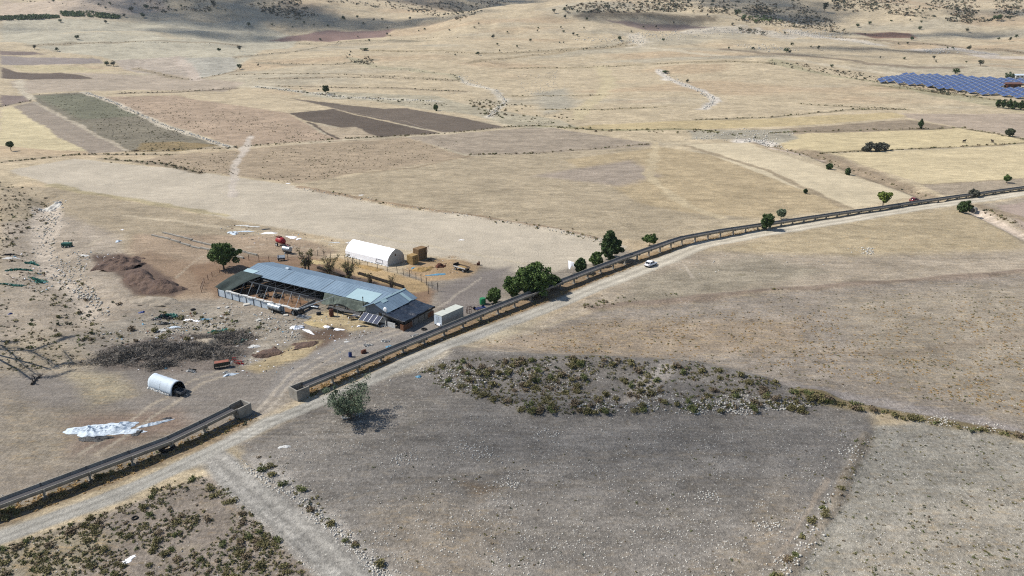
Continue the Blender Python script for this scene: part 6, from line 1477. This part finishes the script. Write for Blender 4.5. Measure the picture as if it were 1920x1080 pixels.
# ladder-like conveyor behind bales
p = P3(801, 486); m = MB()
for s in (-.3, .3): m.tube([(s, .9, 0), (s, -.6, 4.2)], .05, 5)
for i in range(11): m.tube([(-.3, .9 - .137 * i, .1 + .38 * i), (.3, .9 - .137 * i, .1 + .38 * i)], .03, 4)
o = m.obj('ladder', M_rust, None, loc=p, rz=.9); tag(o, 'rusty ladder leaning against the taller bale stack', 'ladder')
p = P3(808, 489); T_ = thing('elevator_scrap', 'dark tangled machine at the foot of the leaning ladder', 'farm machine', p, .5)
m = MB()
for i in range(16): m.tube([(random.uniform(-1, 1), random.uniform(-.8, .8), random.uniform(0, .8)), (random.uniform(-1, 1), random.uniform(-.8, .8), random.uniform(.2, 1.2))], .05, 5)
m.obj('bars', M_darkw, T_); wheel(T_, .3, -.8, .4)
# green machine at left, orange cart and red plough
p = P3(127, 463); T_ = thing('feed_mixer', 'small dark green box machine alone on the eroded ground at left', 'farm machine', p, 0)
MB().box((0, -.2, .9), (2.6, 1.4, 1.0)).obj('hopper', mat('dark green paint', (32, 104, 88), .5, 0, .2, 2), T_)
for x in (-.9, .9): wheel(T_, x, -.95, .38, .22); wheel(T_, x, .6, .38, .22)
MB().box((0, .6, 1.9), (2.8, .1, .1)).box((-1.3, .6, 1.4), (.1, .1, 1.0)).box((1.3, .6, 1.6), (.1, .1, 1.4)).box((.2, .6, 1.5), (.1, .1, .8)).obj('frame', M_rust, T_)
p = P3(417, 689); T_ = thing('seed_drill', 'dark seed box machine with faded orange lid at the right end of the brush heaps', 'farm machine', p, .42)
MB().box((0, 0, .85), (2.5, .9, .7), taper=1.1).obj('box_body', mat('dark olive paint', (66, 70, 58), .7, 0, .3, 3), T_); MB().box((0, 0, 1.26), (2.6, .85, .1), rx=.12).obj('lid', M_orange, T_)
for s in (-1, 1): MB().tube([(s * 1.3, 0, .45), (s * 1.48, 0, .45)], .45, 16).obj('wheel', M_tyre, T_)
m = MB()
for i in range(8): m.tube([(-1.1 + i * .31, -.4, .55), (-1.1 + i * .31, -.75, .1)], .04, 4)
m.obj('tines', M_darkw, T_)
p = P3(446, 682); T_ = thing('plough', 'faded red plough right of the dark seed box', 'plough', p, .2)
m = MB(); m.tube([(-1.0, .4, .8), (1.0, -.5, .7)], .09, 6).tube([(-.9, .3, .8), (-.9, .3, 1.3), (-.3, .2, 1.3), (-.3, .2, .8)], .06, 5); m.obj('beam', M_red, T_)
for i in range(3): x = -.6 + i * .7; MB().tube([(x, .3 - i * .3, .75), (x - .1, 0 - i * .3, .3), (x + .2, -.3 - i * .3, .05)], [.07, .06, .03], 5).add([(x, 0 - i * .3, .5), (x + .5, -.3 - i * .3, .45), (x + .45, -.25 - i * .3, .05), (x - .05, 0 - i * .3, .1)], [(0, 1, 2, 3), (3, 2, 1, 0)]).obj('share', M_red, T_)
# low concrete feeding walls behind the heaps
def lowwall(x0, y0, x1, y1, label):
    a = P3(x0, y0); b_ = P3(x1, y1); d = b_ - a; n = 9; T_ = thing('feeding_wall', label, 'feed trough', a, math.atan2(d.y, d.x)); L = math.hypot(d.x, d.y)
    for i in range(n):
        x = L * (i + .5) / n; p = a + d * ((i + .5) / n); z = Hs(p.x, p.y) - a.z; MB().box((x, 0, z + .2), (L / n - .12, .55, .5)).obj('block', M_conc, T_)
lowwall(306, 437, 482, 479, 'longer low concrete feeding wall, farther one of the parallel pair')
lowwall(285, 442, 457, 485, 'shorter low concrete feeding wall, nearer one of the parallel pair')
# dark trough inside the pen
def dtrough(x0, y0, x1, y1, label):
    a = P3(x0, y0); b_ = P3(x1, y1); d = b_ - a; L = math.hypot(d.x, d.y); T_ = thing('pen_trough', label, 'feed trough', a, math.atan2(d.y, d.x))
    MB().box((L / 2, -.25, .4), (L, .07, .5)).box((L / 2, .25, .4), (L, .07, .5)).box((L / 2, 0, .2), (L, .5, .08)).obj('basin', M_darkw, T_)
    n = int(L / 2.5) + 1
    for i in range(n): MB().box((.3 + i * (L - .6) / max(1, n - 1), 0, .08), (.12, .8, .2)).obj('foot', M_darkw, T_)
dtrough(672, 514, 757, 540, 'dark feed trough, right one in the pen'); dtrough(596, 503, 650, 523, 'dark feed trough, left one in the pen')
# fences
def fence(pts, step, h, label, pm=M_darkw, wires=3, cat='fence'):
    W_ = [P3(*q) for q in pts]; T_ = thing('pen_fence', label, cat, W_[0]); o = W_[0]; posts = []
    for a, b_ in zip(W_[:-1], W_[1:]):
        n = max(1, round((b_ - a).length / step))
        for i in range(n + (b_ is W_[-1])): posts.append(a.lerp(b_, i / n) - o)
    for q in posts:
        z = Hs(q.x + o.x, q.y + o.y) - o.z; l = Vector((random.uniform(-.08, .08), random.uniform(-.08, .08), h * random.uniform(.85, 1.1)))
        q.z = z; MB().tube([q - Vector((0, 0, .2)), q + l], .075, 6).obj('post', pm, T_)
    for k in range(wires):
        z = h * (.25 + .6 * k / max(1, wires - 1)); MB().tube([q + Vector((0, 0, z)) for q in posts], .015, 3).obj('wire', M_steel, T_)
fence([(562, 480), (584, 477), (620, 486), (690, 502), (745, 512), (780, 524), (821, 546)], 3.0, 2.1, 'post and wire fence on the far side of the pen before the white tent')
fence([(821, 546), (803, 551)], 3.0, 2.4, 'two tall fence posts closing the right corner of the pen')
fence([(467, 489), (505, 492), (540, 487), (562, 480)], 3.0, 1.8, 'post and wire fence between the dark green tree and the pen', M_rust)
fence([(378, 548), (383, 531), (398, 519), (412, 512)], 2.4, 1.5, 'rusty curved fence at the left end of the long shed', M_rust)
# white cloth screen, barrels and bits at the channel
p = P3(1070, 512); T_ = thing('cloth_screen', 'white cloth screen hung on poles between the big clump and the round bush', 'screen', p, -.75)
MB().tube([(-1.0, 0, 0), (-.9, 0, 3.4)], .05, 6).tube([(1.1, 0, 0), (1.0, 0, 3.2)], .05, 6).tube([(-.9, 0, 3.35), (1.0, 0, 3.15)], .04, 6).obj('poles', M_galv, T_)
drape('cloth', M_white, T_, lambda u, v: (-.9 + 1.9 * u + .2 * v, -.1 - .25 * math.sin(u * 5) * v, 3.35 - 2.4 * v * (.75 + .25 * math.sin(u * 7))), 14, 10, .08, .7, 15)
def barrel(px, py, m_, label, h=.9, r=.3, name='barrel'):
    p = P3(px, py); T_ = thing(name, label, 'barrel', p); MB().tube([(0, 0, 0), (0, 0, h * .08), (0, 0, h * .5), (0, 0, h * .92), (0, 0, h)], [r * .94, r, r * 1.03, r, r * .94], 16).obj('body', m_, T_, False)
    MB().tube([(0, 0, h), (0, 0, h + .04)], r * .8, 14).tube([(r * .4, 0, h + .03), (r * .4, 0, h + .09)], .05, 6).obj('lid', M_navy if m_ is M_blue else m_, T_)
    return T_
barrel(657, 669, M_blue, 'blue plastic barrel standing on the yard left of the channel', 1.0, .34)
barrel(905, 570, M_green, 'bright green barrel under the small tree by the channel', 1.5, .75)
barrel(701, 580, M_lblue, 'x2', .01, .01); 
for o in [o for o in bpy.data.objects if o.get('label') == 'x2']:
    for c in list(o.children): bpy.data.objects.remove(c)
    bpy.data.objects.remove(o)
p = P3(882, 587); m = MB()
for q in (((-.8, 0, 0), (-.8, 0, 1.7)), ((.2, 0, 0), (.2, 0, 1.6)), ((-.8, 0, 1.7), (.2, 0, 1.6)), ((-.8, 0, .9), (.2, 0, .9)), ((.2, 0, 1.6), (1.5, .2, .1)), ((-.8, .6, 0), (-.8, 0, 1.7)), ((-.3, 0, .0), (-.3, 0, 1.7))): m.tube(q, .07, 5)
o = m.obj('steel_rack', M_rust, None, loc=p, rz=.5); tag(o, 'rusty red steel rack standing right of the white container', 'rack')
p = P3(901, 580); T_ = thing('blue_harrow', 'blue and grey harrow lying against the channel below the green barrel', 'farm machine', p, .6)
m = MB()
for i in range(5): m.tube([(-1.3, -.6 + i * .3, .4), (1.3, -.6 + i * .3, .4)], .05, 5)
for i in range(4): m.tube([(-1.2 + i * .8, -.6, .42), (-1.2 + i * .8, .6, .42)], .05, 5)
m.obj('frame', M_blue, T_); wheel(T_, -1.2, .8, .35); wheel(T_, 1.2, .8, .35)
p = P3(682, 662); o = MB().box((0, 0, .3), (1.0, .6, .6)).box((.1, 0, .66), (.8, .4, .12), rz=.3).obj('rusty_box', M_rust, None, loc=p, rz=.6); tag(o, 'rust brown box on the rubble left of the channel', 'box')
p = P3(674, 780); T_ = thing('plastic_chair', 'white plastic chair under the grey green tree', 'chair', p, -.5); T_.scale = (1.25, 1.25, 1.25)
MB().box((0, 0, .44), (.5, .5, .05)).obj('seat', M_sheet, T_); MB().box((0, .26, .78), (.5, .05, .6), rx=-.15).obj('backrest', M_sheet, T_)
for x in (-.22, .22):
    MB().box((x * 1.15, 0, .64), (.05, .5, .04)).obj('armrest', M_sheet, T_)
    for y in (-.22, .22): MB().tube([(x, y, .44), (x * 1.15, y * 1.15, 0)], .03, 5).obj('leg', M_sheet, T_)
p = P3(650, 786); m = MB(); m.tube([(-.6, 0, .15), (.4, .1, .3)], .16, 7).tube([(-.1, .3, .1), (.6, -.3, .5)], .12, 7).ball((-.6, .2, .2), .3, (1.2, .8, .8), 8, 5, .2)
o = m.obj('rock_pile', M_stone, None, loc=p); tag(o, 'pale broken wood and rock lying left of the grey green tree trunk', 'debris')
def tyre(px, py, r, label):
    p = P3(px, py); m = MB(); n = 22; k = 8; vs = []; fs = []
    for i in range(n):
        a = 6.2832 * i / n
        for j in range(k): b_ = 6.2832 * j / k; q = r + .3 * r * math.cos(b_); vs.append((q * math.cos(a), q * math.sin(a), .3 * r + .26 * r * math.sin(b_)))
    for i in range(n):
        for j in range(k): fs.append((i * k + j, ((i + 1) % n) * k + j, ((i + 1) % n) * k + (j + 1) % k, i * k + (j + 1) % k))
    o = m.add(vs, fs).obj('tyre', M_tyre, None, True, p); tag(o, label, 'tyre')
tyre(253, 972, .34, 'black tyre among the shrubs on the lower left slope'); tyre(313, 842, .95, 'big tractor tyre lying under the lower channel'); tyre(795, 618, .5, 'dark tyre lying beside the channel in front of the lean to')
tyre(362, 581, .45, 'thin black tyre lying at the upper edge of the rubbish slope')
for x, y, s, lb in [(536, 592, .9, 'pale concrete slab lying below the white panel wall, right one'), (485, 601, .9, 'pale slab tilted on the slope below the wall'), (463, 572, 1.2, 'pale round earth clod right below the white panel wall'), (410, 578, .7, 'small pale slab below the left end of the wall'), (426, 577, .8, 'pale slab below the second wall panel')]:
    p = P3(x, y); o = MB().box((0, 0, .15), (1.3 * s, .8 * s, .3 * s), rx=.2, taper=.85).obj('concrete_slab', M_stone, None, loc=p, rz=random.uniform(0, 2)); tag(o, lb, 'slab')
p = P3(1822, 399); T_ = thing('culvert', 'round dark concrete culvert mouth under the road beside the bush at right', 'culvert', p, -.9)
MB().tube([(0, .1, .9), (0, 2.2, .9)], 1.1, 18).obj('pipe', M_conc, T_); MB().tube([(0, .06, .9), (0, .12, .9)], .9, 18).obj('mouth_dark', M_black, T_)  # black disc closes the pipe and stands in for its dark inside
# small litter
LV = []
for i, m_ in enumerate((M_rag, M_white, M_black, M_lblue, M_rust, M_darkw, M_galv, M_rag)):
    b = MB().box((0, 0, .12), (1, .5, .16), rx=.2, ry=.15 * i).box((.3, .3, .1), (.5, .6, .14), rz=.7 + i); LV.append((np.array(b.v), np.array(b.f), m_))
lp = []; ls = []
for poly, n, a, b_ in [([(225,590),(300,575),(430,590),(560,620),(480,700),(330,700),(200,690)], 330, .15, .6), ([(545,590),(700,590),(760,612),(650,640),(560,640)], 170, .12, .45), ([(0,470),(90,480),(120,540),(0,560)], 110, .2, .7), ([(100,470),(220,470),(200,520),(110,520)], 60, .2, .6),
    ([(400,418),(580,428),(640,460),(560,470),(430,450)], 110, .15, .6), ([(740,480),(860,480),(860,525),(780,525)], 70, .15, .45), ([(380,680),(480,640),(600,650),(540,700),(430,712)], 60, .12, .4), ([(560,640),(790,600),(740,640),(600,690)], 50, .1, .35), ([(410,560),(540,598),(560,620),(420,590)], 60, .15, .5),
    ([(420,540),(545,575),(560,560),(470,520)], 40, .2, .5)]:
    for q in PB(area_pts(poly, n)): lp.append(q); ls.append(a + (b_ - a) * random.random() ** 2)
bulk('litter', lp, ls, LV, 'small scattered scraps of plastic, wood and metal around the farmyard', 'litter')
# dung and debris inside the open yard
for x, y, lb in [(7.0, 6.6, 'dark tangle of junk inside the open yard, left one'), (10.4, 5.0, 'dark tangle of junk in the middle of the open yard'), (13.4, 6.6, 'dark tangle of junk inside the yard near the beam')]:
    p = bw(x, y, .05); m = MB()
    for i in range(12): m.box((random.uniform(-1.2, 1.2), random.uniform(-.8, .8), random.uniform(.1, .7)), (random.uniform(.3, .9), .4, .25), random.uniform(0, 3), random.uniform(-.6, .6))
    for i in range(3): m.ball((random.uniform(-1, 1), random.uniform(-.6, .6), .4), .5, (1, .8, .8), 8, 5, .15)
    o = m.obj('junk_heap', mat('dark grey junk', (84, 86, 84), .8, 0, .4, 2), None, loc=p, rz=BA); tag(o, lb, 'junk')
# sheep in the shade of the yard
def beast(name, px, py, s, m_, label, cat, group=None, rz=0, loc=None, first={}):
    if name not in first:
        me = bpy.data.meshes.new(name); V = [(-.55, 0, .95), (-.2, 0, .98), (.25, 0, .98), (.55, 0, 1.02), (.8, 0, 1.2), (1.0, 0, 1.28), (1.22, 0, 1.12)]; E_ = [(i, i + 1) for i in range(6)]
        rads = [.24, .30, .32, .27, .17, .15, .09]
        for bx, k in ((-.5, 0), (.5, 3)):
            for s_ in (-1, 1):
                i = len(V); V += [(bx, s_ * .17, .75), (bx + (.06 if k == 0 else -.03), s_ * .18, .42), (bx, s_ * .18, .03)]; E_ += [(k, i), (i, i + 1), (i + 1, i + 2)]; rads += [.13, .07, .055]
        i = len(V); V += [(-.78, 0, .92), (-.85, 0, .5)]; E_ += [(0, i), (i, i + 1)]; rads += [.05, .035]
        for s_ in (-1, 1): j = len(V); V += [(.98, s_ * .2, 1.36)]; E_.append((5, j)); rads.append(.04)
        me.from_pydata(V, E_, []); me.update(); o = link(name, me); md = o.modifiers.new('skin', 'SKIN'); 
        for v, r in zip(me.skin_vertices[0].data, rads): v.radius = (r, r)
        me.skin_vertices[0].data[1].use_root = True
        md = o.modifiers.new('sub', 'SUBSURF'); md.levels = md.render_levels = 1
        dg = bpy.context.evaluated_depsgraph_get(); ne = bpy.data.meshes.new_from_object(o.evaluated_get(dg)); bpy.data.objects.remove(o); ne.materials.clear(); ne.materials.append(m_); ne.name = name; first[name] = ne
    p = P3(px, py) if loc is None else loc
    o = link(name, first[name], None, p, rz); o.scale = (s, s, s); return tag(o, label, cat, group)
beast('cow', 1807, 268, 1.5, M_hide, 'dark brown cow on the straw field, left one of two', 'cow', rz=.4)
beast('cow', 1860, 268, 1.4, M_hide, 'dark brown cow on the straw field, right one of two seen end on', 'cow', rz=1.5)

# ------------------------------------------------------------------ solar farm on the far right
quad = [(1643, 151), (1690, 139), (1927, 152), (1927, 187)]
q4 = [Vector((*P(*q), 0)) for q in [(1640, 153), (1696, 139.5), (1960, 153), (1960, 190)]]
m = MB(); m.slab([(-2.3, -4.6, 1.0), (-2.3, 4.6, 1.0), (2.3, 4.6, 2.6), (2.3, -4.6, 2.6)][::-1], .12); 
tm = m.mesh('module', M_cell)
mf = MB(); nq = [Vector((-2.2, 0, 1.04)), Vector((2.2, 0, 2.64))]
for y in (-4.6, 0, 4.6): mf.tube([nq[0] + Vector((0, y, .02)), nq[1] + Vector((0, y, .02))], .12, 4)
mf.tube([(-2.3, -4.6, 1.06), (-2.3, 4.6, 1.06)], .2, 4).tube([(2.3, -4.6, 2.66), (2.3, 4.6, 2.66)], .25, 4)
fm = mf.mesh('frame', M_alu)
ms = MB()
for y in (-3, 3): ms.tube([(.3, y, -1), (.3, y, 2.1)], .12, 5)
sm_ = ms.mesh('stand', M_steel)
cnt = 0; tabs = []
polyS = PL([(1642, 154), (1668, 146), (1690, 140), (1800, 145), (1935, 153), (1935, 160), (1885, 162), (1880, 168), (1935, 170), (1935, 188), (1800, 173.5), (1700, 160)])
cx = [p[0] for p in polyS]; cy = [p[1] for p in polyS]; ang = R(-16)
yy = min(cy)
while yy < max(cy):
    xx = min(cx) - 100
    while xx < max(cx):
        X = xx + (yy - min(cy)) * math.tan(R(16)) ; X = X
        if inpoly(np.array([X]), np.array([yy]), polyS)[0]: tabs.append((X, yy))
        xx += 7.4
    yy += 10.4
tabs.sort(key=lambda q: math.hypot(*q)); 
tabs = tabs[:300]
for X, Y in tabs:
    z = Hs(X, Y); o = thing('solar_table', 'blue ground mounted solar panel table in the big solar farm at right', 'solar panels', (X, Y, z), ang, 'solar panel tables of the solar farm')
    sx = math.atan2(Hs(X, Y + 8) - Hs(X, Y - 8), 16); o.rotation_euler = (sx, 0, ang)
    link('module', tm, o); link('frame', fm, o); link('stand', sm_, o)
p = P3(1898, 164); T_ = thing('solar_station', 'low brown station building among the solar panel rows', 'building', p, -.1)
MB().box((0, 0, 2), (12, 5, 3.2)).obj('wall', M_rust, T_); MB().prism([(-3.3, 0), (0, 1.5), (3.3, 0)], (-7, 0, 3.2), (7, 0, 3.2)).obj('roof', mat('brown tile roof', (128, 92, 80), .8), T_)
for x in (-4, 1, 4): MB().box((x, -2.53, 1.6), (1.6, .1, 2.4)).obj('door', M_darkw, T_)
p = P3(1912, 147); T_ = thing('farm_hut', 'long low white hut behind the solar farm', 'building', p, -.05)
MB().box((0, 0, 1.7), (12, 6, 3.0)).obj('wall', M_rag, T_); MB().prism([(-3.4, 0), (0, 1.3), (3.4, 0)], (-6.5, 0, 3.0), (6.5, 0, 3.0)).obj('roof', M_sheet, T_)
for x in (-4, 0, 4): MB().box((x, -3.03, 1.8), (1.6, .1, 1.2)).obj('window', M_glass, T_)
tree('round_bush', 'pale green bushy tree behind the solar farm next to the white hut', 1894, 147, 9, 20, L_olive, .8, 'bush', .05, .7, 10, seed=60)

# ------------------------------------------------------------------ air
hz = MB().box((0, 850, 139), (7400, 5700, 342)); hm, ht, hb = mk('thin haze'); ht.nodes.remove(hb)
pv = nd(ht, 'ShaderNodeVolumePrincipled'); pv.inputs['Color'].default_value = (.86, .92, 1, 1); pv.inputs['Density'].default_value = .00004; pv.inputs['Anisotropy'].default_value = .2
ht.links.new(pv.outputs[0], [n for n in ht.nodes if n.type == 'OUTPUT_MATERIAL'][0].inputs['Volume'])
tag(hz.obj('haze', hm), kind='stuff')
